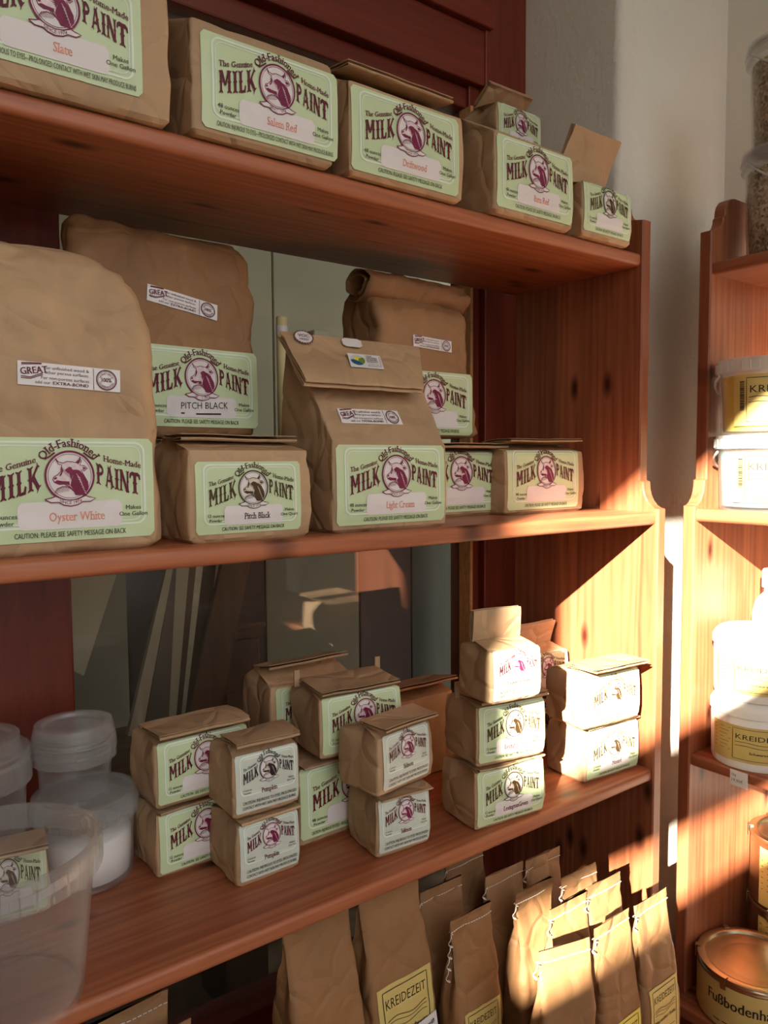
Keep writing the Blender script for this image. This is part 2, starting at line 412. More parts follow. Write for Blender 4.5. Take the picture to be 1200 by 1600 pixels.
COW = [(-.65,.80),(-.50,.63),(-.30,.58),(-.10,.66),(.12,.64),(.28,.60),(.44,.74),(.47,.86),(.55,.66),(.46,.49),(.68,.46),(.82,.34),(.66,.21),(.52,.26),(.62,.08),(.82,-.28),(.84,-.58),(.62,-.86),(.26,-.86),(.10,-.58),(-.10,-.44),(-.26,-.36),(-.52,-.37),(-.72,-.27),(-.79,-.14),(-.73,-.02),(-.56,.06),(-.40,.24),(-.38,.42),(-.36,.50),(-.52,.54)]
DARK = [[(.20,.34),(.46,.24),(.62,.06),(.82,-.28),(.84,-.58),(.62,-.86),(.26,-.86),(.14,-.60),(.0,-.42),(.06,-.2),(.16,.06)],
        [(-.20,.30),(-.02,.42),(.22,.36),(.16,.06),(.04,-.16),(-.02,.10),(-.14,.16)], [(-.50,.0),(-.40,.20),(-.36,.42),(-.30,.24),(-.40,.02)], [(-.74,-.26),(-.52,-.36),(-.26,-.35),(-.02,-.42),(-.04,-.24),(-.36,-.22),(-.6,-.18)],
        [(-.74,-.08),(-.62,-.02),(-.6,-.12),(-.72,-.16)], [(-.22,.28),(-.08,.3),(-.06,.22),(-.18,.2)], [(.50,.42),(.68,.40),(.76,.33),(.62,.27),(.52,.32)],
        [(.30,.60),(.44,.74),(.47,.86),(.50,.66),(.40,.52)]]
def emblem(F, c, r, ex):
    F.disc(c, r*1.02, ex, m=1); F.lift = 2; F.ring(c, r*.955, r*1.04, ex); F.ring(c, r*.885, r*.905, ex)
    q = lambda a: (c[0]+a[0]*r*.9, c[1]+a[1]*r*.9*ex)
    F.lift = 1; F.poly([q(a) for a in COW], m=2); F.lift = 2
    for d in DARK: F.poly([q(a) for a in d])
    F.stroke([q(a) for a in COW+COW[:1]], r*.035)
    rnd = random.Random(4)
    for k in range(14):   # engraved hatching on face and shoulder
        a = (-.45+.05*k, .30-.045*k); F.stroke([q(a), q((a[0]+.12, a[1]+.07))], r*.02)
    for k in range(9):
        F.stroke([q((-.68+.07*k, -.78+.012*k)), q((-.62+.085*k, -.66+.03*k+.1*math.sin(k*.4))), q((-.55+.08*k, -.56+.06*math.sin(k*.5)))], r*.018)
    F.lift = 3
    for k in range(8): F.stroke([q((.30+.05*k, .10-.12*k)), q((.40+.05*k, -.04-.11*k)), q((.48+.03*k, -.10-.10*k))], r*.022, m=2)
    F.lift = 2
    F.stroke([q((-.72,-.74)), q((-.6,-.56)), q((-.36,-.46)), q((-.06,-.5)), q((.16,-.7)), q((.24,-.86))], r*.03)
    # banner
    B = lambda x, y: (c[0]+x*r, c[1]+y*r)
    up = [(-1.05,-.98),(-.78,-.92),(-.62,-.86),(-.3,-1.0),(0,-1.04),(.3,-1.0),(.62,-.86),(.78,-.92),(1.05,-.98)]
    dn = [(.82,-1.12),(.5,-1.12),(.3,-1.24),(0,-1.30),(-.3,-1.24),(-.5,-1.12),(-.82,-1.12)]
    F.lift = 3; F.poly([B(*a) for a in up+dn], m=1); F.lift = 4; F.stroke([B(*a) for a in up+dn+up[:1]], r*.045)
    F.text('SINCE 1974', 0, 0, r*.2, fn=lambda t, y: B(-.46+.92*t, -1.12-.10*math.sin(math.pi*t)+y/r), width=r*.9, bold=.01)

def label_print(asp, pint=False, name='', name_kind='red', caution='CAUTION: PLEASE SEE SAFETY MESSAGE ON BACK', ink=0, sizes=('48 ounces', 'Powder', 'Makes', 'One Gallon')):
    """returns dict of Flat layers"""
    L = {}
    V = (lambda v: .20+.80*v) if pint else (lambda v: v)
    X = lambda u: u*asp
    base = Flat(); base.grid(0, asp, 0, 1, 40, 24, cut=.05); L['label'] = base
    bd = Flat(); x0, x1, y0, y1 = X(.075), X(.945), V(.14), V(.955)
    def rr(i, wd):
        pts = []; cr = .09
        for cx, cy, a0 in ((x1-i-cr, y1-i-cr, 0), (x0+i+cr, y1-i-cr, 90), (x0+i+cr, y0+i+cr, 180), (x1-i-cr, y0+i+cr, 270)):
            pts += [(cx+cr*math.cos(math.radians(a0+k*18)), cy+cr*math.sin(math.radians(a0+k*18))) for k in range(6)]
        pts.append(pts[0]); out = []
        for a, b in zip(pts, pts[1:]):
            n = max(1, int(math.hypot(b[0]-a[0], b[1]-a[1])/.06)); out += [(a[0]+(b[0]-a[0])*k/n, a[1]+(b[1]-a[1])*k/n) for k in range(n)]
        bd.stroke(out+[out[0]], wd)
    rr(0, .022); rr(.035, .010); L['border'] = bd
    if not pint:
        pn = Flat(); pn.grid(X(.25), X(.81), .12, .385, 30, 12, cut=.05); L['name_panel'] = pn
    em = Flat(); c = (X(.525), V(.63)); r = .225 if not pint else .185
    if asp < 1.6 and not pint: r *= .96
    emblem(em, c, r, 1.06); L['emblem'] = em
    le = Flat()
    half = (X(.525)-r*1.12)/asp; rgt = (X(.525)+r*1.12)/asp
    u0, u1 = .115, half
    def put(word, ua, ub, vb0, vb1, vt0, vt1, ws):
        tot = sum(ws); x = ua
        for ch, w_ in zip(word, ws):
            wx = (ub-ua)*w_/tot; a, b = (x-ua)/(ub-ua), (x+wx*.88-ua)/(ub-ua)
            g = lambda p0, p1, t: p0+(p1-p0)*(t**1.25)
            capital(le, ch, X(x), X(x+wx*.88), V(g(vb0, vb1, a)), V(g(vb0, vb1, b)), V(g(vt0, vt1, a)), V(g(vt0, vt1, b))); x += wx
    put('MILK', u0, u1, .375, .52, .615, .76, (1.35, .62, .9, 1.1))
    def put2(word, ua, ub, ws):
        tot = sum(ws); x = ua
        for ch, w_ in zip(word, ws):
            wx = (ub-ua)*w_/tot; a, b = (x-ua)/(ub-ua), (x+wx*.88-ua)/(ub-ua)
            g = lambda p0, p1, t: p0+(p1-p0)*(t**.8)
            capital(le, ch, X(x), X(x+wx*.88), V(g(.55, .42, a)), V(g(.55, .42, b)), V(g(.76, .645, a)), V(g(.76, .645, b))); x += wx
    put2('PAINT', rgt, .925, (.85, .9, .55, 1.0, 1.15))
    sz = .085 if not pint else .066
    le.text('The Genuine', 0, 0, sz, slab=.07, bold=.012, fn=lambda t, y: (X(.115+(half-.03-.115)*t), V(.665+.10*t**1.4)+y))
    le.text('Home-Made', 0, 0, sz, slab=.07, bold=.012, fn=lambda t, y: (X(rgt+.04+(.925-rgt-.04)*t), V(.775-.075*t**.8)+y))
    def arc(t, y):
        a = math.radians(148-116*t); R = r*1.19+y; return (c[0]+R*math.cos(a)*1.02, c[1]+R*math.sin(a)*1.06)
    le.text('Old-Fashioned', 0, 0, sz*1.28, slab=.075, bold=.016, fn=arc)
    for s_ in (-1, 1):
        le.stroke([(c[0]+s_*r*q*math.cos(math.radians(a)), c[1]+r*q*1.06*math.sin(math.radians(a))) for q, a in ((1.12, 58), (1.13, 45), (1.22, 34))], .016)
    L['lettering'] = le
    sm = Flat(); t1, t2, t3, t4 = sizes; ss = .062 if not pint else .045
    sm.text(t1, X(.175), V(.235), ss, 'c', bold=.008); sm.text(t2, X(.175), V(.17), ss, 'c', bold=.008)
    sm.text(t3, X(.875), V(.285), ss, 'c', bold=.008); sm.text(t4, X(.875), V(.22), ss, 'c', bold=.008)
    if isinstance(caution, str): caution = [caution]
    for i, q in enumerate(caution):
        w_ = .60 if len(caution) == 1 and len(q) < 50 else .86
        sm.text(q, 0, 0, .072 if not pint else .08, width=X(w_), bold=.012, fn=lambda t, y, i=i, w_=w_, n=len(caution): (X(.53-w_/2+w_*t), (.045 if n == 1 else .155-.095*i)+y))
    L['small_print'] = sm
    if name:
        nm = Flat()
        if name_kind == 'hand':
            nm.text(name, X(.55), .235, .12, 'c', bold=.0, squash=.9, slope=.04); nm.stroke([(X(.36), .17), (X(.5), .165), (X(.68), .175)], .02)
        else:
            rows = name.split('\n')
            for i, q in enumerate(rows):
                s_ = (.125 if not pint else .12)*(1 if len(rows) == 1 else .62)
                nm.text(q, X(.56 if not pint else .52), (.195 if not pint else .30)-(.085*i if len(rows) > 1 else 0), s_, 'c', bold=.014, slab=.08, squash=.74)
        L['colour_name'] = nm
    return L

def sticker_great():
    a = 4.3; L = {}
    b = Flat(); b.grid(0, a, 0, 1, 20, 6); L['label'] = b
    t = Flat(); sl = .12
    t.text('GREAT', .12, .42, .42, bold=.02, slab=.07, slope=.16, squash=.85)
    for k in range(2): t.stroke([(.15, .86+.06*k), (.5, .90+.05*k), (.95, .95+.02*k)], .035); t.stroke([(.12, .36-.07*k), (.5, .34-.06*k), (1.0, .56-.06*k)], .035)
    t.text('for unfinished wood &', 2.92, .74, .19, 'r', width=1.85); t.text('other porous surfaces.', 2.92, .54, .19, 'r', width=1.85)
    t.text('For non-porous surfaces', 2.92, .30, .19, 'r', width=2.0); t.text('add our', 1.3, .1, .19, 'r', width=.62); t.text('EXTRA-BOND', 2.9, .1, .19, 'r', bold=.02, width=1.5)
    t.stroke([(3.12, .04), (3.12, .96)], .025)
    c = (3.68, .5)
    n = 40; t.ring(c, .41, .46, 1); t.ring(c, .37, .385, 1)
    t.text('100%', c[0], c[1]-.09, .26, 'c', bold=.02, squash=.85)
    t.text('MONEY BACK', 0, 0, .11, bold=.01, fn=lambda q, y: (c[0]+(.25+y)*math.cos(math.radians(165-150*q)), c[1]+(.25+y)*math.sin(math.radians(165-150*q))))
    t.text('GUARANTEE', 0, 0, .11, bold=.01, fn=lambda q, y: (c[0]+(.35-y)*math.cos(math.radians(200+140*q)), c[1]+(.35-y)*math.sin(math.radians(200+140*q))))
    L['lettering'] = t
    return L
def sticker_bio():
    a = 1.75; L = {}
    b = Flat(); b.grid(0, a, 0, 1, 10, 6); L['label'] = b
    g = Flat(); c = (.45, .52)
    g.disc(c, .37, m=3); g.lift = 1
    g.disc((.42, .62), .17, m=2, n=20)
    g.lift = 2
    A = lambda q, r=.37: (c[0]+r*math.cos(math.radians(q)), c[1]+r*math.sin(math.radians(q)))
    g.poly([A(q) for q in range(-60, 45, 15)]+[(.66, .70), (.5, .6), (.45, .42)], 0)
    g.lift = 3; g.poly([A(q) for q in range(185, 306, 15)]+[(.56, .34), (.4, .46), (.2, .54)], 1)
    L['logo'] = g
    t = Flat()
    for i, q in enumerate(('USDA', 'CERTIFIED', 'BIOBASED', 'PRODUCT')): t.text(q, .92, .80-.14*i, .16, bold=.005, squash=.8)
    t.text('PRODUCT 100%', .95, .22, .08); t.stroke([(.9, .14), (1.62, .14), (1.66, .9)], .02); L['lettering'] = t
    return L
def sticker_voc():
    L = {}; b = Flat(); b.disc((.5, .5), .46); L['label'] = b
    t = Flat(); n = 44
    v = [(.5+r*math.cos(2*math.pi*k/n), .5+r*math.sin(2*math.pi*k/n)) for k in range(n) for r in ((.40, .5) if k % 2 else (.42, .43))]
    t.add(v, [(2*k, 2*k+1, 2*((k+1) % n)+1, 2*((k+1) % n)) for k in range(n)])
    t.text('VOC', .5, .5, .30, 'c', bold=.02, slab=.03, squash=.85); t.text('FREE!', .5, .27, .19, 'c', bold=.01); L['lettering'] = t
    return L

# ------------------------------------------------------------------ paper bags
class Sack:
    """paper bag lofted from stations (z, half width, half depth, y shift); front faces -y"""
    def __init__(s, st, seed, amp=.0018, crease=.0015, rad=.0035, tuck=0.0, tuck_from=.5, bulge=.5, sub=None, top=0.0):
        s.top = top; s.calm = []
        s.st = [tuple(map(float, q)) for q in st]; s.seed = seed; s.amp = amp; s.crease = crease; s.rad = rad; s.tuck = tuck; s.tuck_from = tuck_from
        L = [0.0]
        for a, b in zip(s.st, s.st[1:]):
            L.append(L[-1]+math.hypot(b[0]-a[0], (b[3]-b[2])-(a[3]-a[2])) or 1e-6)
        for i in range(1, len(L)):
            if L[i] <= L[i-1]: L[i] = L[i-1]+1e-6
        s.L = L; s.H = max(q[0] for q in s.st)
        o = random.Random(seed); s.off = Vector((o.uniform(-50, 50), o.uniform(-50, 50), o.uniform(-50, 50)))
    def at(s, q):
        q = min(max(q, 0), s.L[-1]-1e-9)
        for i in range(len(s.L)-1):
            if q <= s.L[i+1]:
                t = (q-s.L[i])/(s.L[i+1]-s.L[i]); a, b = s.st[i], s.st[i+1]
                return [a[k]+(b[k]-a[k])*t for k in range(4)]
        return list(s.st[-1])
    def disp(s, P, n):
        p = Vector(P)+s.off
        d = s.amp*(noise.noise(p*16)+.45*noise.noise(p*38))
        if s.top: d += s.top*max(0, P[2]/s.H-.55)*2.2*(noise.noise(p*21+Vector((1, 5, 8)))+.6*abs(noise.noise(p*34)))
        d -= s.crease*(max(0, 1-abs(noise.noise(p*13+Vector((7, 3, 1))))*5.5)+.6*max(0, 1-abs(noise.noise(p*24+Vector((2, 9, 4))))*5))
        for (x0, x1, z0, z1) in s.calm:
            if n[1] < -.5:
                e = max(x0-P[0], P[0]-x1, z0-P[2], P[2]-z1, 0.0); d *= .22+.78*min(1.0, e/.010)
        k = min(1, max(0, (P[2]+.002)/.012))
        return (P[0]+n[0]*d, P[1]+n[1]*d, P[2]+n[2]*d*k)
    def front(s, x, q, off=0.0):
        z, a, b, cy = s.at(q); z2, _, b2, c2 = s.at(q+.001); z1, _, b1, c1 = s.at(q-.001)
        dz, dy = z2-z1, (c2-b2)-(c1-b1); l = math.hypot(dz, dy) or 1
        P = s.disp((x, cy-b, z), (0, -1, 0))
        return (P[0], P[1]-off*dz/l, P[2]+off*dy/l)
    def ringpts(s, z, a, b, cy, nf, ns, nc):
        r = min(s.rad, a*.95, b*.95); out = []
        def edge(p0, p1, n, nrm):
            for i in range(n): t = i/n; out.append(((p0[0]+(p1[0]-p0[0])*t, p0[1]+(p1[1]-p0[1])*t), nrm))
        def corner(c, a0):
            for i in range(nc): g = math.radians(a0+90*i/nc); out.append(((c[0]+r*math.cos(g), c[1]+r*math.sin(g)), (math.cos(g), math.sin(g))))
        edge((-(a-r), -b), (a-r, -b), nf, (0, -1)); corner((a-r, -(b-r)), -90)
        edge((a, -(b-r)), (a, b-r), ns, (1, 0)); corner((a-r, b-r), 0)
        edge((a-r, b), (-(a-r), b), nf, (0, 1)); corner((-(a-r), b-r), 90)
        edge((-a, b-r), (-a, -(b-r)), ns, (-1, 0)); corner((-(a-r), -(b-r)), 180)
        v = []
        for (x, y), n in out:
            if s.tuck and abs(n[0]) > .9 and b > .004:
                t = (z/s.H-s.tuck_from)/(1-s.tuck_from)
                if t > 0: x -= n[0]*s.tuck*min(1, t*1.2)*max(0, min(1, t*1.3)-abs(y)/b)
            v.append(s.disp((x, y+cy, z), (n[0], n[1], 0)))
        return v
    def mesh(s, step=.0058, nf=26, ns=16, nc=3):
        mb = MB(); rings = []
        qs = set()
        for a, b in zip(s.L, s.L[1:]):
            n = max(1, int(round((b-a)/step)))
            for k in range(n): qs.add(a+(b-a)*k/n)
        qs.add(s.L[-1]-1e-7)
        v = []; n = 2*nf+2*ns+4*nc
        Q = sorted(qs)
        for q in Q:
            z, a, b, cy = s.at(q); v += s.ringpts(z, a, b, cy, nf, ns, nc)
        f = [(i*n+k, i*n+(k+1) % n, (i+1)*n+(k+1) % n, (i+1)*n+k) for i in range(len(Q)-1) for k in range(n)]
        f.append(tuple(range(n))[::-1]); f.append(tuple((len(Q)-1)*n+k for k in range(n)))
        mb.add(v, f); return mb

LAYER_MAT = {}
def put_print(sack, parent, L, x0, q0, W, H, mats, rot=0.0, name='label', off=.0009, labelname=None, skew=0.0):
    """lay a printed label on the bag's front; x0,q0 = lower left corner, H along the paper"""
    cs, sn = math.cos(rot), math.sin(rot); first = None
    sc = H
    for i, (k, F) in enumerate(L.items()):
        mb = MB(); o_ = off+((0, .0004, .0006, .0009)[min(i, 3)] if len(L) > 3 else .0006*(i > 0))
        kx = W/(H*mats['asp'])
        vs = []
        for (x, y, lf) in F.v:
            X = x*sc*kx; Y = y*sc
            vs.append(sack.front(x0+X*cs-Y*sn+skew*Y, q0+X*sn+Y*cs, o_+lf*.00016))
        mb.v = vs; mb.f = F.f; mb.m = F.m
        mm = mats.get(k, INK)
        if first is None:
            first = mb.build(name, mm, parent, smooth=True, recalc=False)
            if labelname: first['label'] = labelname
        else: mb.build(k, mm, first, recalc=False)
    return first

def folded_top(parent, w, y0, z0, fl, th, layers=3, seed=0, mat=None, gap=.0022, name='folded_top', sx=0.0, bow=.0, dz=0.0, taper=.02):
    """a rolled-over bag mouth: one strip of paper folded back and forth, th = direction (0 forward, 90 up)"""
    rnd = random.Random(seed); t = math.radians(th); d = np.array([-math.cos(t), math.sin(t)]); nrm = np.array([math.sin(t), math.cos(t)])
    pts = []
    for k in range(layers):
        a, b = (0.0, fl) if k % 2 == 0 else (fl, .12*fl)
        m = 7
        for i in range(m+1):
            s_ = a+(b-a)*i/m; h = k*gap+.0008*math.sin(s_*90+k+seed)
            pts.append((s_, h))
        if k < layers-1:
            s_ = b; sg = 1 if k % 2 == 0 else -1
            for q in (30, 90, 150):
                pts.append((s_+sg*gap*.6*math.sin(math.radians(q)), k*gap+gap*.5*(1-math.cos(math.radians(q)))))
    nx = 14; mb = MB(); n = len(pts); vs = []
    off = Vector((rnd.uniform(-9, 9), rnd.uniform(-9, 9), 3))
    for side in (0, 1):
        for i in range(nx+1):
            x = -w/2+w*i/nx
            for j, (s_, h) in enumerate(pts):
                a = pts[max(0, j-1)]; b = pts[min(n-1, j+1)]; tx, ty = b[0]-a[0], b[1]-a[1]; l = math.hypot(tx, ty) or 1
                hh = h+side*.00055*tx/l; ss = s_-side*.00055*ty/l
                e = .0016*noise.noise(Vector((x*22, s_*22, 1))+off)+bow*(1-(2*x/w)**2)
                es = .0018*noise.noise(Vector((x*14, 5, 2))+off)*(s_/fl)
                y, z = np.array([y0, z0+dz])+d*(ss+es)+nrm*(hh+e)
                vs.append((x*(1-taper*s_/fl)+sx*s_, y, z))
    f = []; B = (nx+1)*n
    for i in range(nx):
        for j in range(n-1):
            a = i*n+j; f.append((a, a+n, a+n+1, a+1)); f.append((B+a, B+a+1, B+a+n+1, B+a+n))
    for i in range(nx):
        for j in (0, n-1): a = i*n+j; f.append((a, a+n, B+a+n, B+a))
    for j in range(n-1):
        for i in (0, nx): a = i*n+j; f.append((a, a+1, B+a+1, B+a))
    mb.add(vs, f); return mb.build(name, mat or KR, parent, smooth=True, angle=math.radians(50))

SP = {}
def lp(*a, **k):
    key = repr((a, sorted(k.items())))
    if key not in SP: SP[key] = label_print(*a, **k)
    return SP[key]
LONGC = 'CAUTION: INJURIOUS TO EYES\u2014PROLONGED CONTACT WITH WET SKIN MAY PRODUCE BURNS'
PINTC = ['CAUTION: INJURIOUS TO EYES. PROLONGED', 'CONTACT WITH WET SKIN MAY PRODUCE BURNS.']
QSZ = ('12 ounces', 'Powder', 'Makes', 'One Quart'); PSZ = ('6 ounces', 'Powder', 'Makes', 'One Pint')
def inkset(kind, pint=False, name='red', asp=1.745):
    I = {'m': INK, 'b': INKB, 'k': INKK}[kind]; half = {'m': plain_pink, 'b': plain_tan, 'k': plain_tan}[kind]
    return {'asp': asp, 'label': LABEL_P if pint else LABEL, 'border': BORDER, 'name_panel': PANEL, 'emblem': [I if kind != 'm' else EMB, PANEL, half], 'lettering': I, 'small_print': INKK if kind != 'm' else INKG,
            'colour_name': {'red': INKR, 'k': INKK, 'm': INK, 'hand': INKK}[name]}
EMB = plain('plum_engraving_ink', srgb(120, 30, 66), .5, .3, .2, 220)
plain_pink = plain('engraving_half_tone', srgb(222, 202, 204), .5, .3, .15, 260)
plain_tan = plain('engraving_half_tone_brown', srgb(208, 196, 180), .5, .3, .15, 260)

KINDS = {'gallon': (.145, .083), 'quart': (.108, .066), 'pint': (.074, .060)}
def box_bag(name, label, cat, Lp, Rp, d, h, kind, seed, plane=('z', -.37), w=None, yaw=None, group=None, gable=.008, ridge=.0, flap=(.045, 0, 3), lab=None, loff=(None, .006), lrot=0.0, mat=None, tuck=.01, tilt=0.0, ink='m', nm='red', stickers=(), sx=0.0, hgt=None, wide=0.0, back=None, tie=False, amp=.0016, labz=None):
    """brick-shaped bag; Lp,Rp = pixels of its lower front corners on a known plane"""
    ax = {'y': 1, 'z': 2}[plane[0]]
    A = un(*Lp, ax, plane[1])
    if yaw is None:
        B = un(*Rp, ax, plane[1]); yw = math.atan2(B[1]-A[1], B[0]-A[0])
    else:
        yw = math.radians(yaw); B = un_vert(*Rp, A, yw)
    ww = math.hypot(B[0]-A[0], B[1]-A[1]) if w is None else w
    dr = np.array([math.cos(yw), math.sin(yw)]); mid = A[:2]+dr*ww/2+np.array([-dr[1], dr[0]])*d/2
    zb = plane[1] if ax == 2 else hgt
    t = thing(name, label, cat, (mid[0], mid[1], zb), yw, group)
    if tilt: t.rotation_euler = (math.radians(tilt), 0, yw)
    a, b = ww/2, d/2
    st = [(0, a-.004, b-.004, 0), (.0035, a-.0005, b-.0005, 0), (.3*h, a+.001, b+.0015, 0), (.7*h, a+.0005, b+.001, 0), (h-.004, a-.0006, b-.0006, 0), (h-.0008, a-.0012, b-.0016, 0), (h, a-.002, b-.004, 0),
          (h+gable*.5, a-.003, b*.52, ridge*.5), (h+gable, a-.004, .0022, ridge)]
    if back:  # tall pinched top: front panel slopes back to the ridge
        st = st[:4]+[(h-.003, a-.0006, b-.0006, 0), (h, a-.002, b-.002, 0), (h+gable*.5, a-.003+wide*.5, b*.52, ridge*.5), (h+gable, a-.003+wide, .0025, ridge)]
    sk = Sack(st, seed, amp=amp, crease=.0016, tuck=tuck, tuck_from=.55)
    if lab is not None:
        W, H = KINDS[kind]; W = min(W, ww-.006); xx = -W/2 if loff[0] is None else -ww/2+loff[0]
        sk.calm.append((xx, xx+W, .0035+loff[1], .0035+loff[1]+H))
    body = sk.mesh().build('bag_body', mat or KR, t, smooth=True, angle=math.radians(38))
    if flap:
        fl, th, ly = flap[:3]
        folded_top(t, (ww-.004+2*wide)*(flap[3] if len(flap) > 3 else 1.0), ridge, h+gable-.001, fl, th, ly, seed, mat or KR, sx=sx)
        if tie:
            for s_ in (-1, 1):
                q = MB(); q.box(s_*(ww/2+.0005)-.0035, s_*(ww/2+.0005)+.0035, ridge-.0035, ridge-.0015, h+gable-.004, h+gable+.016); q.build('wire_tie_end', mat or KR, t)
    if lab is not None:
        W, H = KINDS[kind]; sc = min(1.0, (ww-.006)/W); W *= sc
        x0 = (-ww/2+(ww-W)/2) if loff[0] is None else -ww/2+loff[0]
        # start past the bottom cap so the label follows the front panel
        q0 = sk.L[1]+loff[1]
        put_print(sk, t, lab, x0, q0, W, H if labz is None else labz, inkset(ink, kind == 'pint', nm, KINDS[kind][0]/H), rot=math.radians(lrot))
    for (SL, asp, x, q, W_, mats) in stickers:
        m_ = dict(mats); m_['asp'] = asp; put_print(sk, t, SL, x, q, W_, W_/asp, m_, name='sticker')
    return t, sk

# ================================================================== THE ROOM
ZA, ZB, ZC, ZD = 0.363, 0.0, -0.37, -0.745
DU, DL, TW, TB = 0.240, 0.271, 0.019, 0.0185
YW = -0.13           # face of the white wall; the window niche goes back from it
FLOOR, CEILZ = -1.0, 1.95
def struct(name, mb, mat, parent=None, label=None, **k):
    o = mb.build(name, mat, parent, **k); o['kind'] = 'structure'
    if label: o['label'] = label
    return o
b = MB(); b.box(-3.7, .52, -2.12, YW, FLOOR-.05, FLOOR); struct('floor', b, FLOORM, label='wooden floor boards of the shop')
b = MB(); b.box(-3.7, .52, -2.12, YW, CEILZ, CEILZ+.05); struct('ceiling', b, CEIL, label='pale painted ceiling')
def bullbox(mb, x0, x1, y0, y1, z0, z1, r, seg=5):
    """box whose front left upright corner is rounded (plaster arris)"""
    poly = [(x1, y0), (x1, y1), (x0, y1)]
    poly += [(x0+r-r*math.cos(a), y0+r-r*math.sin(a)) for a in [math.pi/2*k/seg for k in range(seg+1)]]
    mb.prism(poly, lambda q: (q[0], q[1], z0), lambda q: (q[0], q[1], z1))
b = MB(); bullbox(b, .09, .40, YW, .14, FLOOR, CEILZ, .012)
b.box(-3.7, -1.16, YW, .14, FLOOR, CEILZ); b.box(-1.16, .09, YW, .14, 1.55, CEILZ); b.box(-1.16, .09, YW, .14, FLOOR, -.80)
struct('wall_back', b, PLASTER, label='rough white plastered wall with the window niche', smooth=True, angle=math.radians(40))
b = MB(); b.box(.40, .52, -2.12, YW, FLOOR, CEILZ); struct('wall_right', b, PLASTER, label='rough white plastered wall behind the side shelf unit')
b = MB(); b.box(-3.82, -3.7, -2.12, .14, FLOOR, CEILZ); struct('wall_left', b, PLASTER, label='white plastered wall on the far side of the shop')
# front wall behind the camera: a row of tall windows; sun enters by the far one only towards the shelves
b = MB(); Y0, Y1 = -2.12, -2.0
SX0, SX1, SX2 = -3.34, -2.64, .30
b.box(-3.7, SX0, -2.02, Y1, FLOOR, CEILZ); b.box(SX0, SX1, -2.02, Y1, 1.525, CEILZ); b.box(SX0, SX1, -2.02, Y1, .972, 1.122); b.box(SX0, SX1, -2.02, Y1, FLOOR, .852)
b.box(SX1, SX1+.03, -2.02, Y1, FLOOR, CEILZ); b.box(SX1, SX2, Y0, Y1, 1.85, CEILZ); b.box(SX1, SX2, Y0, Y1, FLOOR, -.35); b.box(SX2, .52, Y0, Y1, FLOOR, CEILZ)
struct('wall_front', b, PLASTER, label='white plastered shop front wall with window openings')
b = MB(); x0, x1, z0, z1 = SX1+.03, SX2, -.35, 1.85
for x in np.linspace(x0, x1-.05, 4): b.box(x, x+.05, -2.08, -2.03, z0, z1)
for z in (z0, z1-.05): b.box(x0, x1, -2.08, -2.03, z, z+.05)
struct('window_2', b, redwood_z, label='wide shop window with wooden frame')

# added unseen wall outside: keeps the low sun off the wide shop window
SUNBLOCK = plain('sun_block_render', srgb(196, 188, 172), .9, .1, .05, 3)
b = MB(); b.box(-6.4, -6.2, -14.0, -4.45, -1.3, 5.5); struct('wall_sun_block', b, SUNBLOCK, label='high rendered wall added unseen outside the shop window to block the sun')
b = MB(); b.box(-40, 40, -60, -2.16, -1.35, -1.3); struct('floor_lane', b, plain('lane_paving', srgb(72, 70, 66), .9, .1, .1, 4), label='grey paving of the lane outside')

# ---- window_1 behind the shelves
WY = .065
b = MB()
b.box(-1.16, -.70, WY, WY+.06, -.80, 1.55)          # broad left stile
struct('window_1', b, redwood_z, label='red stained wooden window between shop and back room', bevel=.003)
win = bpy.data.objects['window_1']
b = MB(); b.box(-.035, .0, WY+.012, WY+.06, -.80, 1.55); b.box(.0, .09, WY, WY+.06, -.80, 1.55); b.box(-.012, .0, WY-.004, WY+.012, -.80, 1.55)
b.build('stile', redwood_z, win, bevel=.002)
for z0, z1, y in ((.665, .70, WY+.02), (.70, .79, WY), (.79, .86, WY-.012), (.86, .90, WY+.012)):
    b = MB(); b.box(-.70, .0 if z0 < .8 else -.02, y-.001, WY+.06, z0, z1); b.build('transom', redwood_x, win, bevel=.003)
b = MB(); b.box(-.70, 0, WY, WY+.06, 1.45, 1.55); b.build('head_rail', redwood_x, win)
b = MB(); b.box(-.70, -.035, WY, WY+.06, -.80, -.72); b.build('bottom_rail', redwood_x, win)
b = MB(); b.box(-.70, -.035, WY+.035, WY+.039, -.72, .67); pn = b.build('pane', GLASS, win)
b = MB(); b.box(-.70, -.02, WY+.035, WY+.039, .90, 1.45); pn = b.build('pane', GLASS, win)
b = MB(); b.box(-.037, -.031, WY+.006, WY+.034, -.72, .665); b.build('glazing_bead', pale_wood, win)

# ---- back room seen through the glass
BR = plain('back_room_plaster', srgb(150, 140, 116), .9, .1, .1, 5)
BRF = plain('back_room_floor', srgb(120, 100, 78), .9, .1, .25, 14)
b = MB(); b.box(-2.2, 1.2, .14, 2.3, -1.05, -1.0); struct('floor_back_room', b, BRF, label='stone floor of the dim back room')
b = MB(); b.box(-2.2, 1.2, .14, 2.3, 1.8, 1.85); struct('ceiling_back_room', b, BR, label='ceiling of the dim back room')
b = MB(); WX0, WX1 = -.56, -.44
b.box(-2.2, WX0, 2.2, 2.3, -1.0, 1.8); b.box(WX1, 1.2, 2.2, 2.3, -1.0, 1.8); b.box(WX0, WX1, 2.2, 2.3, .9, 1.8); b.box(WX0, WX1, 2.2, 2.3, -1.0, -.5)
struct('wall_back_room_end', b, BR, label='end wall of the back room with a narrow bright window')
b = MB(); b.box(-2.3, -2.2, .14, 2.3, -1.0, 1.8); struct('wall_back_room_left', b, BR, label='left wall of the back room')
b = MB(); b.box(1.2, 1.3, .14, 2.3, -1.0, 1.8); struct('wall_back_room_right', b, BR, label='right wall of the back room')

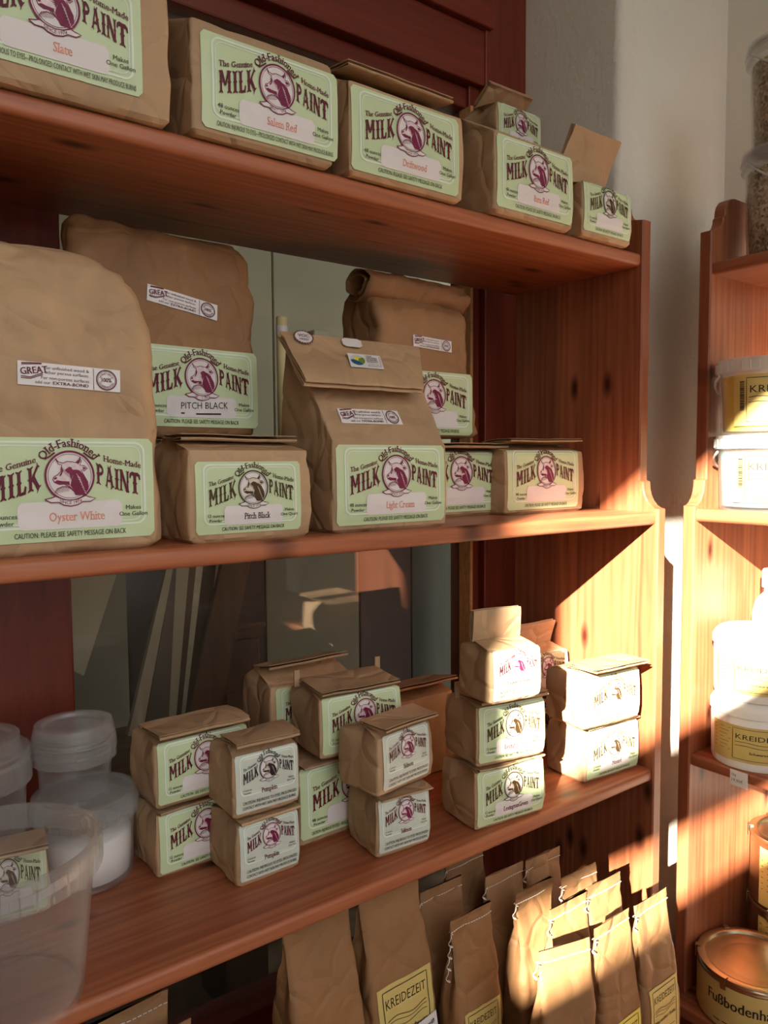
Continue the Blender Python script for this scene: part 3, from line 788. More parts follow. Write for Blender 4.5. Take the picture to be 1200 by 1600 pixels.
# ================================================================== SHELF UNITS (pine, staves glued edge to edge)
def upright_profile(df, du, ztop):
    """front outline of an upright, (depth from back, z) from bottom to top"""
    p = [(df, -.10), (df, .004)]
    for k in range(0, 7):      # hollow curve from the deep lower part to the shallow upper part
        a = math.pi/2*k/6; p.append((df-(df-du-.006)*math.sin(a), .004+.036*(1-math.cos(a))))
    p += [(du+.006, .042), (du, .044), (du, ztop)]
    for k in range(1, 6):
        a = math.pi/2*k/5; p.append((du-.012-.020*math.sin(a), ztop+.003+.022*(1-math.cos(a))))
    p.append((du-.036, ztop+.028))
    for k in range(0, 6):
        a = math.pi/2*k/5; p.append((du-.036-.024*(1-math.cos(a)), ztop+.030+.026*math.sin(a)))
    return p
def shelf_unit(name, label, W, T, zbot=ZD, right_first=True, deep=None, nst=4):
    """local frame: x along the shelves from 0 (the end seen) to -W, y from 0 (back) to -depth; T maps to the room"""
    t = thing(name, label, 'shelf unit', T[0], T[1])
    ztop = ZA+.045
    def upright(x0):
        pr = upright_profile(DL, DU, ztop); cut = .172
        poly = [(cut, zbot)]+[(DL, zbot)]+pr[1:]+[(cut, ztop+.056)]
        m = MB(); ins = [(q[0] if q[0] <= cut else q[0]-.002, q[1]) for q in poly]; n_ = len(poly)
        vs = [(xx, -q[0], q[1]) for xx, pl in ((x0, ins), (x0+.002, poly), (x0+TW-.002, poly), (x0+TW, ins)) for q in pl]
        tt = tessellate_polygon([[Vector((q[0], q[1], 0)) for q in ins]])
        fs = [tuple(a) for a in tt]+[tuple(3*n_+i for i in reversed(a)) for a in tt]
        for r_ in range(3): fs += [(r_*n_+i, r_*n_+(i+1) % n_, (r_+1)*n_+(i+1) % n_, (r_+1)*n_+i) for i in range(n_)]
        m.add(vs, fs); u = m.build('upright', pine_z, t)
        ys = [0, .043, .088, .130, cut]
        for a, c in zip(ys, ys[1:]):
            m = MB(); m.box(x0, x0+TW, -c+.00005, -a-.00005, zbot, ztop+.056); m.build('stave', pine_z, u)
        return u
    upright(0.0); upright(-W-TW)
    for z, df in ((ZA, DU-.004), (ZB, DL-.004), (ZC, DL-.004)):
        m = MB(); f0 = df-.062; r = TB*.30
        pts = [(f0, z), (df-r, z)]+[(df-r+r*math.sin(a), z-r+r*math.cos(a)) for a in [math.pi/2*k/4 for k in range(1, 5)]]
        pts += [(df-r+r*math.cos(a), z-TB+r-r*math.sin(a)) for a in [math.pi/2*k/4 for k in range(0, 5)]]+[(f0, z-TB)]
        m.prism(pts, lambda q: (-W+.0005, -q[0], q[1]), lambda q: (-.0005, -q[0], q[1]))
        s_ = m.build('shelf_board', pine_x, t, smooth=True, angle=math.radians(35))
        ys = np.linspace(.002, f0, nst)
        for a, c in zip(ys, ys[1:]):
            m = MB(); m.box(-W+.0005, -.0005, -c+.00012, -a-.00012, z-TB, z); m.build('stave', pine_x, s_)
    dp = deep or DL
    m = MB(); m.box(-W-TW, TW, -dp, 0, ZD-.02, ZD); base = m.build('base_board', pine_x, t, bevel=.003)
    m = MB(); m.box(-W-TW, TW, -dp+.03, -.0, FLOOR, ZD-.02); m.build('plinth', pine_x, t)
    return t
U1 = shelf_unit('shelf_unit', 'open backed pine shelf unit full of milk paint bags, standing before the wooden window', 1.06, ((0, 0, 0), 0.0), deep=.50)
U1['group'] = 'pine shelf units'
# the second unit stands against the right-hand wall, turned a quarter turn
U2 = shelf_unit('shelf_unit', 'pine shelf unit against the side wall holding buckets, tubs and tins', .95, ((.365, -.269-.95, 0), math.radians(-90)), deep=.30)
U2['group'] = 'pine shelf units'

# ================================================================== MILK PAINT BAGS
G = lambda name='', k='red', c='CAUTION: PLEASE SEE SAFETY MESSAGE ON BACK': lp(1.745, name=name, name_kind=k, caution=c)
Q = lambda name='', c='CAUTION: SEE SAFETY MESSAGE ON BACK': lp(1.64, name=name, caution=c, sizes=QSZ)
Pt = lambda name='': lp(1.233, pint=True, name=name, caution=PINTC, sizes=PSZ)
SG = sticker_great(); SB = sticker_bio(); SV = sticker_voc()
MG = {'label': WHITE, 'lettering': INK}; MBI = {'label': WHITE, 'logo': [GREENI, BLUEI, YELI, SKYI], 'lettering': INKK}
SQ = Flat(); SQ.grid(0, 1.6, 0, 1, 6, 4, cut=.2); SQL = {'label': SQ}

# ---- top shelf
YA = -.246
gA = 'milk paint bags on the top shelf'
box_bag('paint_bag', 'large milk paint bag labelled Slate, beside the Salem Red bag on the top shelf', 'bag', (30, 140), (258, 193), .12, .112, 'gallon', 11, ('y', YA), w=.170, yaw=0, hgt=ZA, gable=.03, ridge=.03, flap=(.05, 150, 3), lab=G('Slate', c=LONGC), loff=(.0, .012), group=gA, tuck=.006).__getitem__(0).location.x = -.686-.085
box_bag('paint_bag', 'large milk paint bag with Salem Red written on its label', 'bag', (300, 210), (523, 262), .125, .098, 'gallon', 12, ('y', YA), yaw=0, hgt=ZA, gable=.046, ridge=.055, flap=(.05, 150, 3), lab=G('Salem Red', c=LONGC), loff=(.009, .003), group=gA, tuck=.016, back=1)
box_bag('paint_bag', 'large milk paint bag with Driftwood written on its label, mouth folded flat', 'bag', (546, 275), (725, 321), .12, .092, 'gallon', 13, ('y', YA), yaw=0, hgt=ZA, gable=.030, ridge=.010, flap=(.060, -10, 3, .96), lab=G('Driftwood'), loff=(.002, .001), group=gA, tuck=.006)
box_bag('paint_bag', 'large milk paint bag with Barn Red written on its label and a peaked top', 'bag', (772, 327), (895, 365), .115, .093, 'gallon', 14, ('y', YA), yaw=0, hgt=ZA, gable=.050, ridge=.035, flap=None, lab=G('Barn Red'), loff=(.003, .003), group=gA, tuck=.012, back=1)
T, _ = box_bag('paint_bag', 'small kraft milk paint bag hidden behind the large Barn Red bag, bearing the small one', 'bag', (773, 330), (850, 350), .085, .145, 'quart', 15, ('y', -.118), w=.105, yaw=0, hgt=ZA, gable=.006, flap=None, lab=None, group=gA)
T.location.x = -.102; T.location.y = -.062
T, _ = box_bag('paint_bag', 'small Barn Red milk paint bag raised behind the large Barn Red bag', 'bag', (776, 200), (846, 222), .075, .066, 'quart', 16, ('y', -.10), yaw=0, hgt=ZA+.152, gable=.008, ridge=.01, flap=(.04, 35, 4), lab=Q('Barn Red'), loff=(.002, .004), group=gA, nm='k', wide=.0, labz=.060)
box_bag('paint_bag', 'small milk paint bag with tall upright fold, standing at the end of the top shelf', 'bag', (909, 368), (986, 388), .075, .068, 'quart', 17, ('y', YA), yaw=0, hgt=ZA, gable=.010, ridge=.012, flap=(.075, 68, 4), lab=Q(), loff=(.002, .003), group=gA, ink='b', nm='k', sx=.10)

# ---- tall sacks on the middle shelf
def sack(name, label, x, y, zb, st, seed, lab=None, lpos=None, W=.145, H=.083, rot=0.0, mat=None, yaw=0.0, amp=.003, crease=.003, nm='red', stickers=(), rad=.02, group=None, skew=0.0, top=.004):
    t = thing(name, label, 'bag', (x, y, zb), math.radians(yaw), group)
    sk = Sack(st, seed, amp=amp, crease=crease, rad=rad, top=top)
    if lab is not None: sk.calm.append((lpos[0], lpos[0]+W, lpos[1], lpos[1]+H))
    for q_ in stickers: sk.calm.append((q_[2], q_[2]+q_[4], q_[3]-.004, q_[3]+.022))
    sk.mesh(step=.006, nf=36, ns=16, nc=4).build('bag_body', mat or KR, t, smooth=True)
    if lab is not None: put_print(sk, t, lab, lpos[0], lpos[1], W, H, inkset('m', name=nm, asp=1.745), rot=rot, skew=skew, off=.0012)
    for (SL, asp, x_, q_, W_, mats, rt) in stickers:
        m_ = dict(mats); m_['asp'] = asp; put_print(sk, t, SL, x_, q_, W_, W_/asp, m_, rot=rt, name='sticker', off=.0012)
    return t, sk
gB = 'milk paint bags on the middle shelf'
w2 = .097
sack('paint_sack', 'big round topped kraft sack labelled Oyster White', -.797, -.196, 0, [(0, w2-.006, .049, 0), (.006, w2, .053, 0), (.06, w2, .054, 0), (.14, w2-.001, .053, 0), (.19, w2-.004, .050, .001), (.215, w2-.010, .045, .004), (.236, w2-.022, .038, .008), (.250, w2-.038, .027, .014), (.257, w2-.056, .016, .020), (.260, w2-.075, .006, .026)], 21,
     G('Oyster White'), (-.060, .012), stickers=[(SG, 4.3, -.020, .136, .079, MG, -.035)], group=gB, mat=KR)
sack('paint_sack', 'tall brown crumpled sack with Pitch Black handwritten on its label', -.635, -.085, .10, [(0, .088, .038, 0), (.006, .094, .042, 0), (.05, .095, .043, 0), (.10, .096, .041, 0), (.13, .102, .038, .002), (.155, .108, .034, .004), (.180, .105, .030, .006), (.202, .101, .026, .008), (.214, .096, .019, .011), (.221, .088, .010, .014)], 22,
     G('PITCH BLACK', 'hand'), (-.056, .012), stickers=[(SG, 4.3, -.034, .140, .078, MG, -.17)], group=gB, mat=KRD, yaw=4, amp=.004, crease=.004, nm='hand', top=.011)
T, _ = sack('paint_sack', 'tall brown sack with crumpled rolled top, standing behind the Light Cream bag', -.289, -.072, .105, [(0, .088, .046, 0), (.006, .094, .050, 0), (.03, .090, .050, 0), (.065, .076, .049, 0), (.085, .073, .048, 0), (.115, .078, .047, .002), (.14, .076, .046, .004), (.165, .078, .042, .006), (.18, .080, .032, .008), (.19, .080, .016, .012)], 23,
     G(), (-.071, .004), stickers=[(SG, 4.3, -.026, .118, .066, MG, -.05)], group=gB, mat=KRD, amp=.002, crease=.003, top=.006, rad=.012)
b = MB(); n, mth = 24, 40; vs = []
for side in (0, 1):
    for i in range(n+1):
        x = -.088+.172*i/n
        for k in range(mth+1):
            q = k/mth; a = math.radians(-130+560*q); r = .026-.013*q-side*.0009
            r *= 1+.22*noise.noise(Vector((x*24, math.cos(a)*1.3, math.sin(a)*1.3+4)))+.12*noise.noise(Vector((x*60, math.cos(a)*3, math.sin(a)*3)))
            vs.append((x, -.006-r*1.25*math.cos(a), .196+r*.86*math.sin(a)-.03*(x+.09)*(x+.09)*3))
R0 = (n+1)*(mth+1); f = []
for i in range(n):
    for k in range(mth):
        a = i*(mth+1)+k; f += [(a, a+1, a+mth+2, a+mth+1), (R0+a, R0+a+mth+1, R0+a+mth+2, R0+a+1)]
for k in range(mth):
    for i in (0, n): a = i*(mth+1)+k; f.append((a, a+1, R0+a+1, R0+a))
for i in range(n):
    for k in (0, mth): a = i*(mth+1)+k; f.append((a, a+mth+1, R0+a+mth+1, R0+a))
b.add(vs, f); b.build('rolled_top', KRD, T, smooth=True)
# bags the two tall sacks stand on
T, _ = box_bag('paint_bag', 'kraft bag lying under the tall Pitch Black sack', 'bag', (330, 800), (420, 800), .075, .092, 'gallon', 31, ('y', -.12), w=.16, yaw=0, hgt=0, gable=.006, flap=None, group=gB)
T.location.x = -.635; T.location.y = -.085
box_bag('paint_bag', 'milk paint bag half hidden beside the Light Cream bag, carrying the tall rolled sack', 'bag', (640, 806), (770, 799), .10, .084, 'gallon', 32, ('y', -.150), yaw=0, w=.165, hgt=0, gable=.008, ridge=-.012, flap=(.052, 0, 3, 1.0), lab=G(), loff=(.010, .003), group=gB)
box_bag('paint_bag', 'short milk paint bag with the name Pitch Black printed on its label', 'bag', (296, 851), (487, 836), .105, .085, 'quart', 33, ('y', -.250), yaw=0, hgt=0, gable=.012, ridge=.015, flap=(.045, -3, 3), lab=Q('Pitch Black'), loff=(.006, .0045), group=gB, ink='b', nm='k')
T, sk = box_bag('paint_bag', 'tall milk paint bag labelled Light Cream, wide mouth folded down in front', 'bag', (520, 826), (698, 817), .115, .094, 'gallon', 34, ('y', -.248), yaw=0, hgt=0, gable=.110, ridge=.018, flap=None, lab=G('Light Cream'), loff=(.004, .004), group=gB, tuck=.030, back=1, wide=.010,
    stickers=[(SG, 4.3, -.055, .118, .080, MG)])
# its mouth: a broad slab of folded paper hanging forward from the ridge
ft = folded_top(T, .190, .018, .206, .084, -43, 4, 5, KR, gap=.0028, dz=.0, sx=-.30, taper=.20)
def on_flap(parent, L, mats, x0, s0, W, asp, y0, z0, th, lift):
    t = math.radians(th); d = np.array([-math.cos(t), math.sin(t)]); nr = np.array([math.sin(t), math.cos(t)]); first = None
    for i, (k, F) in enumerate(L.items()):
        mb = MB(); sc = W/asp
        mb.v = [((x0+x*sc-.30*(s0-y*sc)), *(np.array([y0, z0])+d*(s0-y*sc)+nr*(lift+.0003*i+lf*.00015))) for x, y, lf in F.v]; mb.f = F.f; mb.m = F.m
        if first is None: first = mb.build('sticker', mats.get(k, INK), parent, recalc=False)
        else: mb.build(k, mats.get(k, INK), first, recalc=False)
LF = .0028*3+.0026
on_flap(T, SB, MBI, -.018, .060, .044, 1.75, .018, .206, -43, LF)
on_flap(T, SV, {'label': WHITE, 'lettering': INK}, -.082, .026, .026, 1.0, .018, .206, -43, LF)
on_flap(T, SQL, {'label': WHITE}, -.020, .022, .026, 1.6, .018, .206, -43, LF)
box_bag('paint_bag', 'milk paint bag with folded mouth at the end of the middle shelf', 'bag', (789, 804), (911, 796), .105, .086, 'gallon', 35, ('y', -.178), yaw=0, hgt=0, gable=.010, ridge=.0, flap=(.055, 4, 3, .95), lab=G(), loff=(.003, .003), group=gB)

# ---- lower shelf: stacks
gC = 'milk paint bags on the lower shelf'
def stack2(name_lo, name_hi, lo, hi, d, h, kind, seed, total, lablo, labhi, ink='m', nm='m', fl=(.04, 0, 2), fh=(.04, 0, 3), kw_lo={}, kw_hi={}):
    box_bag('paint_bag', name_lo, 'bag', *lo, d, h, kind, seed, ('z', ZC), gable=.004, flap=fl, lab=lablo, group=gC, ink=ink, nm=nm, **kw_lo)
    box_bag('paint_bag', name_hi, 'bag', *hi, d, h, kind, seed+1, ('z', ZC+total), flap=fh, lab=labhi, group=gC, ink=kw_hi.pop('ink', ink), nm=nm, **kw_hi)
stack2('small milk paint bag labelled Pumpkin at the bottom of its stack', 'small milk paint bag labelled Pumpkin on top of its stack', ((371, 1391), (470, 1354)), ((364, 1285), (469, 1254)), .068, .066, 'pint', 41, .0768, Pt('Pumpkin'), Pt('Pumpkin'), kw_lo=dict(loff=(None, .003)), kw_hi=dict(loff=(None, .003), gable=.012, ink='k'))
stack2('small milk paint bag labelled Salmon at the bottom of its stack', 'small milk paint bag labelled Salmon on top of its stack, slightly crooked', ((588, 1345), (673, 1317)), ((590, 1250), (676, 1212)), .064, .066, 'pint', 43, .0772, Pt('Salmon'), Pt('Salmon'), kw_lo=dict(loff=(None, .003)), kw_hi=dict(loff=(None, .003), gable=.010, ridge=-.002, tilt=0))
stack2('milk paint bag labelled Lexington Green at the bottom of three', 'milk paint bag labelled Lexington Green in the middle of three', ((742, 1302), (850, 1268)), ((744, 1202), (852, 1178)), .070, .072, 'quart', 45, .083, Q('LexingtonGreen'), Q('LexingtonGreen'), ink='b', nm='m', fh=(.05, 0, 3), kw_lo=dict(loff=(None, .002)), kw_hi=dict(loff=(None, .002), gable=.006, ridge=.008, tie=True))
box_bag('paint_bag', 'small milk paint bag labelled Lexington Green on top of three, fold standing up', 'bag', (766, 1104), (846, 1088), .062, .060, 'pint', 47, ('z', ZC+.083+.088), gable=.006, ridge=.006, flap=(.034, 86, 4), lab=Pt('LexingtonGreen'), loff=(None, .001), group=gC, nm='m', labz=.056)
stack2('milk paint bag labelled Mustard at the bottom of the stack by the shelf end', 'milk paint bag on the sunlit stack by the shelf end, over the Mustard one', ((913, 1227), (997, 1199)), ((913, 1144), (999, 1121)), .074, .072, 'quart', 48, .083, Q('Mustard'), Q(), ink='b', nm='m', fh=(.055, 4, 3), kw_lo=dict(loff=(None, .002)), kw_hi=dict(loff=(None, .002), gable=.008, ridge=.0))
T, _ = box_bag('paint_bag', 'milk paint bag at the back, under the sunlit bag with the raised fold', 'bag', (830, 1100), (900, 1090), .07, .072, 'quart', 50, ('z', ZC), w=.108, yaw=0, gable=.004, flap=(.04, 0, 2), lab=Q(), group=gC, ink='b')
T.location.x = -.066; T.location.y = -.085
T, _ = box_bag('paint_bag', 'sunlit milk paint bag at the back of the shelf with its fold raised', 'bag', (830, 1050), (896, 1030), .07, .066, 'quart', 51, ('z', ZC+.083), w=.104, yaw=0, gable=.008, ridge=.0, flap=(.036, 72, 4), lab=Q(), group=gC, labz=.060)
T.location.x = -.064; T.location.y = -.090
stack2('milk paint bag under its twin, between the white bucket and the lower Pumpkin bag', 'milk paint bag with flat folded mouth between the stacked cups and the upper Pumpkin bag', ((246, 1377), (330, 1350)), ((243, 1270), (330, 1245)), .070, .070, 'quart', 52, .081, Q(), Q(), kw_lo=dict(w=.108, yaw=2, loff=(None, .002)), kw_hi=dict(w=.110, yaw=2, loff=(None, .002), gable=.008, ridge=.012), fh=(.055, 0, 3))
box_bag('paint_bag', 'large milk paint bag behind the Salmon and Pumpkin stacks, another bag resting on it', 'bag', (468, 1327), (560, 1300), .085, .090, 'gallon', 54, ('z', ZC), w=.150, yaw=1, gable=.004, flap=(.05, 0, 2), lab=G(c=LONGC), loff=(.001, .005), group=gC)
box_bag('paint_bag', 'milk paint bag with wire tie ends lying on the large bag behind the Salmon stack', 'bag', (500, 1191), (628, 1160), .078, .070, 'quart', 55, ('z', ZC+.1015), gable=.008, ridge=.020, flap=(.060, -2, 3), lab=Q(), loff=(.003, .003), group=gC, tie=True)
T, _ = box_bag('paint_bag', 'milk paint bag standing at the back against the window, with one on top', 'bag', (435, 1130), (559, 1100), .07, .080, 'quart', 56, ('z', ZC), w=.115, yaw=0, gable=.004, flap=(.04, 0, 2), group=gC)
T.location.x = -.467; T.location.y = -.030
T, _ = box_bag('paint_bag', 'milk paint bag with rolled mouth on the stack against the window', 'bag', (435, 1130), (559, 1100), .078, .078, 'quart', 57, ('z', ZC+.0915), w=.122, yaw=0, gable=.014, ridge=.008, flap=(.040, 12, 3), lab=Q(), group=gC)
T.location.x = -.452; T.location.y = -.045
T, _ = box_bag('paint_bag', 'kraft bag with folded mouth behind the Lexington Green stack', 'bag', (620, 1130), (690, 1100), .07, .115, 'quart', 58, ('z', ZC), w=.115, yaw=0, gable=.010, ridge=.01, flap=(.055, 10, 3), group=gC, mat=KRD)
T.location.x = -.275; T.location.y = -.055
# the bag seen through the big clear bucket
box_bag('paint_bag', 'milk paint bag behind the big clear bucket, seen through its wall', 'bag', (-60, 1462), (80, 1424), .034, .068, 'quart', 59, ('z', ZC), group=gC, lab=Q(), loff=(None, .003), ink='b', flap=(.04, 0, 3))

# ================================================================== CHALK PAINT BAGS ON THE BASE BOARD
def k_print(asp, sub='', sub2='', yel=False):
    L = {}; b_ = Flat(); b_.grid(0, asp, 0, 1, 8, 14); L['label'] = b_
    t = Flat(); fr = [(.07, .05), (asp-.07, .05), (asp-.07, .95), (.07, .95), (.07, .05)]
    pts = []
    for a, c in zip(fr, fr[1:]): pts += [(a[0]+(c[0]-a[0])*k/10, a[1]+(c[1]-a[1])*k/10) for k in range(10)]
    t.stroke(pts+[pts[0]], .010)
    t.text('KREIDEZEIT', asp/2, .76, .15, 'c', width=asp*.74, bold=-.004)
    L['lettering'] = t
    g = Flat()
    for k in range(2): g.stroke([(.11+(asp-.22)*i/14, .64-.09*k+.022*math.sin(i*.55+k)) for i in range(15)], .012 if k == 0 else .009)
    g.stroke([(.11+(asp-.22)*i/14, .60+.02*math.sin(i*.55+.4)) for i in range(15)], .008)
    L['wave_line'] = g
    s_ = Flat()
    if sub: s_.text(sub, asp/2, .43, .075, 'c', bold=.018, width=min(asp*.72, .055*len(sub)))
    if sub2: s_.text(sub2, asp/2, .36, .04, 'c')
    for k in range(5): s_.stroke([(.13, .27-.045*k), (asp*.5, .27-.045*k), (asp-.13-.1*(k % 2), .27-.045*k)], .008)
    L['small_print'] = s_
    return L
KP = {'': k_print(.78), 'M': k_print(.78, 'Marseiller Seife'), 'S': k_print(.78, 'Seife'), 'V': k_print(.78, 'Lehmstreichputz'), 'K': k_print(.78, 'Kreide')}
gK = 'stitched kraft bags on the base board'
def k_bag(label, px, seed, zt=-.47, w=.079, d=.042, pr=None, lz=.075, yel=False, yaw=None, lean=0.0, tail=True, dx=0.0, dy=0.0, mat=None, lw=.060, ztop=None, tl=.014):
    (a_, c_) = px; A = un(*a_, 2, zt)+np.array([dx, dy, 0]); B = un(*c_, 2, zt)+np.array([dx, dy, 0])
    yw = math.atan2(B[1]-A[1], B[0]-A[0]) if yaw is None else math.radians(yaw)
    mid = (A+B)/2; H = (ztop or zt)-ZD; a = w/2; b_ = d/2
    t = thing('stitched_paper_bag', label, 'bag', (mid[0], mid[1], ZD), yw, gK)
    st = [(0, a-.004, b_-.004, 0), (.005, a, b_, 0), (H*.3, a+.001, b_+.002, 0), (H*.55, a, b_, lean*.4), (H*.72, a-.002, b_*.72, lean*.6), (H*.86, a-.004, b_*.32, lean*.8), (H-.016, a-.004, .0016, lean), (H, a-.004, .0011, lean)]
    sk = Sack(st, seed, amp=.0016, crease=.0022, rad=.008, tuck=.010, tuck_from=.45)
    if pr is not None: sk.calm.append((-lw/2, lw/2, lz, lz+lw/.78))
    sk.mesh(step=.008, nf=18, ns=12, nc=3).build('bag_body', mat or KRO, t, smooth=True, angle=math.radians(45))
    z0 = H-.013; m = MB(); n = 17; x0, x1 = -a+.004, a-.004
    for i in range(n):
        xa = x0+(x1-x0)*i/n; xb = xa+(x1-x0)/n*.72
        for sgn in (-1, 1):
            P0 = sk.disp((xa, lean-.0016, z0), (0, -1, 0)); P1 = sk.disp((xb, lean-.0016, z0), (0, -1, 0))
            y_ = .0022 if sgn > 0 else -.0008
            m.tube([(P0[0], P0[1]+y_, P0[2]), (P1[0], P1[1]+y_, P1[2])], .00055, 5)
    m.build('stitching', STRING, t)
    if tail:
        m = MB(); rr = random.Random(seed); pts = []
        ln = tl*rr.uniform(.8, 1.2)
        for i in range(50):
            q = i/49; g = q*tl*520
            pts.append((-a+.001-.002*q+.0028*math.cos(g)-.004*q, lean-.006+.0016*math.sin(g*2), z0-ln*q+.003*math.sin(g)))
        m.tube(pts, .0006, 5); m.build('thread_tail', STRING, t, smooth=True)
    if pr == 'V':
        nw = Flat(); nw.grid(0, 2.2, 0, 1, 8, 4); nt_ = Flat(); nt_.text('naturwei\u00df', 1.1, .35, .42, 'c', bold=.01)
        put_print(sk, t, {'label': nw, 'lettering': nt_}, .004, sk.L[1]+lz+.026, .040, .018, {'asp': 2.2, 'label': WHITE, 'lettering': INKK}, rot=.12, name='sticker', off=.0026)
    if pr is not None:
        W = lw; Hh = W/.78; q0 = sk.L[1]+lz
        put_print(sk, t, KP[pr], -W/2, q0, W, Hh, {'asp': .78, 'label': KYEL2 if yel else KYEL, 'lettering': INKK, 'wave_line': KLINE, 'small_print': INKK})
    return t
k_bag('stitched kraft bag in front, lit at its top edge, yellow label low down', ((833, 1490), (928, 1462)), 71, pr='', lz=.055, yel=True)
k_bag('stitched kraft bag with a bright yellow label, between two front bags', ((928, 1458), (982, 1412)), 72, pr='S', lz=.080, yel=True, yaw=2)
k_bag('stitched kraft bag labelled Marseiller Seife at the end of the front row', ((990, 1418), (1043, 1385)), 73, pr='M', lz=.092, yaw=2)
k_bag('sunlit stitched kraft bag in the second row, behind the low yellow label', ((853, 1418), (922, 1395)), 74, yaw=0)
k_bag('sunlit stitched kraft bag in the second row, behind the bright yellow label', ((910, 1390), (975, 1360)), 75, yaw=0)
k_bag('stitched kraft bag in the third row, half in sun near the shelf end', ((870, 1372), (937, 1347)), 76, yaw=0, mat=KRO)
k_bag('stitched kraft bag with a long twisted thread tail and an ochre label', ((700, 1442), (770, 1405)), 77, pr='K', lz=.085, yaw=2, tl=.05)
k_bag('stitched kraft bag in the third row beside the one with the long thread tail', ((803, 1396), (865, 1370)), 78, yaw=0, zt=-.472)
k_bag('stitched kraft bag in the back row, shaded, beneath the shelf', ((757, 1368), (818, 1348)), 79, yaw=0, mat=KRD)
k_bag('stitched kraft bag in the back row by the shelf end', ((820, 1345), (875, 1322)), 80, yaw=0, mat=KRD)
k_bag('wide kraft bag with ochre label Lehmstreichputz under the shelf edge', ((556, 1440), (655, 1385)), 81, zt=-.435, ztop=-.40, w=.098, d=.065, pr='V', lz=.128, yaw=3, tail=False, lw=.080)
k_bag('wide kraft bag next to the Lehmstreichputz bag, its label low', ((436, 1500), (548, 1430)), 82, zt=-.435, ztop=-.40, w=.096, d=.065, pr='', lz=.090, yaw=4, tail=False, lw=.080)
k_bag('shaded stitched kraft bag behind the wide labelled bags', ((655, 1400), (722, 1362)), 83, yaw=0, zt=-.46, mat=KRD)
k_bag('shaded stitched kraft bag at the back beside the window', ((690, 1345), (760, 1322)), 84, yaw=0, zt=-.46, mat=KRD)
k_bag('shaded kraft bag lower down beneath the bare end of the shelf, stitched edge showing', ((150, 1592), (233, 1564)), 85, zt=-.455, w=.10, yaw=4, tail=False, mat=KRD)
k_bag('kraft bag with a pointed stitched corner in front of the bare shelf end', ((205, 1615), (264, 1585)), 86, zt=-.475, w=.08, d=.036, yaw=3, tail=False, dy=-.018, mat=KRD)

# ================================================================== CLEAR BUCKETS ON THE LOWER SHELF
def wall_prof(r0, r1, h, t=.0016, z0=0.0):
    return [(0.0005, z0+.002), (r0*.9, z0+.002), (r0*.93, z0), (r0, z0), (r0+.001, z0+.003), (r1, h), (r1-t, h), (r0-t, z0+.005), (r0*.9, z0+.0045), (0.0005, z0+.0045)]
def rim_prof(r, z, hh, out=.004, t=.0015):
    return [(r-.001, z), (r+out, z-.001), (r+out+.0006, z-hh), (r+out-t, z-hh), (r+out-t, z-.003), (r-.001, z-.0025)]
gP = 'clear plastic containers on the lower shelf'
def bucket(label, x, y, z, r0, r1, h, rims=((0, .022),), mat=None, group=gP, name='plastic_bucket', lid=None, handle=None, ribs=0, yaw=0.0):
    t = thing(name, label, 'bucket', (x, y, z), yaw, group)
    b_ = MB(); b_.lathe(wall_prof(r0, r1, h), n=64); b_.build('bucket_wall', mat or CLEAR, t, smooth=True, angle=math.radians(40))
    for dz, hh in rims:
        b_ = MB(); b_.lathe(rim_prof(r0+(r1-r0)*(h+dz)/h, h+dz, hh), n=64, close=True)
        rm = b_.build('rim', CLEARR if mat in (None, CLEAR) else mat, t, smooth=True, angle=math.radians(40))
        if ribs:
            b_ = MB()
            for k in range(ribs):
                a = 2*math.pi*k/ribs; rr = r1+.0035; c_, s_ = math.cos(a), math.sin(a)
                b_.obox((rr*c_+.0004*s_, rr*s_-.0004*c_, h+dz-hh+.001), (-.0008*s_, .0008*c_, 0), (.0018*c_, .0018*s_, 0), (0, 0, hh-.004))
            b_.build('rim_rib', CLEARR, rm)
    if lid:
        for k, (lz, lr, lh) in enumerate(lid):
            b_ = MB(); b_.lathe([(0.0005, lz-.004), (lr-.008, lz-.004), (lr-.007, lz), (lr, lz), (lr+.001, lz-lh), (lr-.0005, lz-lh), (lr-.0012, lz-.0015), (lr-.006, lz-.0015), (lr-.007, lz-.0055), (0.0005, lz-.0055)], n=64)
            b_.build('lid', CLEARR, t, smooth=True, angle=math.radians(40))
    if handle:
        (hr, hz, drop, a0) = handle; b_ = MB(); pts = []
        for k in range(33):
            a = math.pi*k/32; X = hr*math.cos(a); s_ = math.sin(a)
            pts.append((X*math.cos(a0)-(-s_*hr*drop[0])*math.sin(a0), X*math.sin(a0)+(-s_*hr*drop[0])*math.cos(a0), hz-s_*hr*drop[1]))
        for (p_, q_) in zip(pts, pts[1:]):
            v = Vector(q_)-Vector(p_); b_.obox(Vector(p_)-Vector((0, 0, .0035)), v, Vector((-v.y, v.x, 0)).normalized()*.0022, (0, 0, .007))
        b_.build('bail_handle', MILKY, t)
        b_ = MB()
        for s_ in (-1, 1):
            c_ = Vector((s_*hr*math.cos(a0), s_*hr*math.sin(a0), hz)); dr = c_.copy(); dr.z = 0; dr.normalize()
            b_.tube([c_-dr*.002, c_+dr*.004], .006, 12)
        b_.build('handle_knob', MILKY, t, smooth=True, angle=math.radians(40))
    return t
bucket('big empty clear bucket with a bail handle at the front of the lower shelf', -.840, -.224, ZC, .062, .076, .134, rims=((0, .024),), handle=(.0815, .120, (.75, .10), math.radians(18)), ribs=40)
T = bucket('clear lidded bucket half full of white powder behind the big empty bucket', -.727, -.064, ZC, .046, .050, .088, rims=((0, .018),), lid=[(.092, .0535, .016)], ribs=30)
b = MB(); b.lathe([(0.0005, .007), (.0440, .007), (.0462, .048), (.043, .052), (.02, .054), (0.0005, .053)], n=48); b.build('powder', POWDER, T, smooth=True)
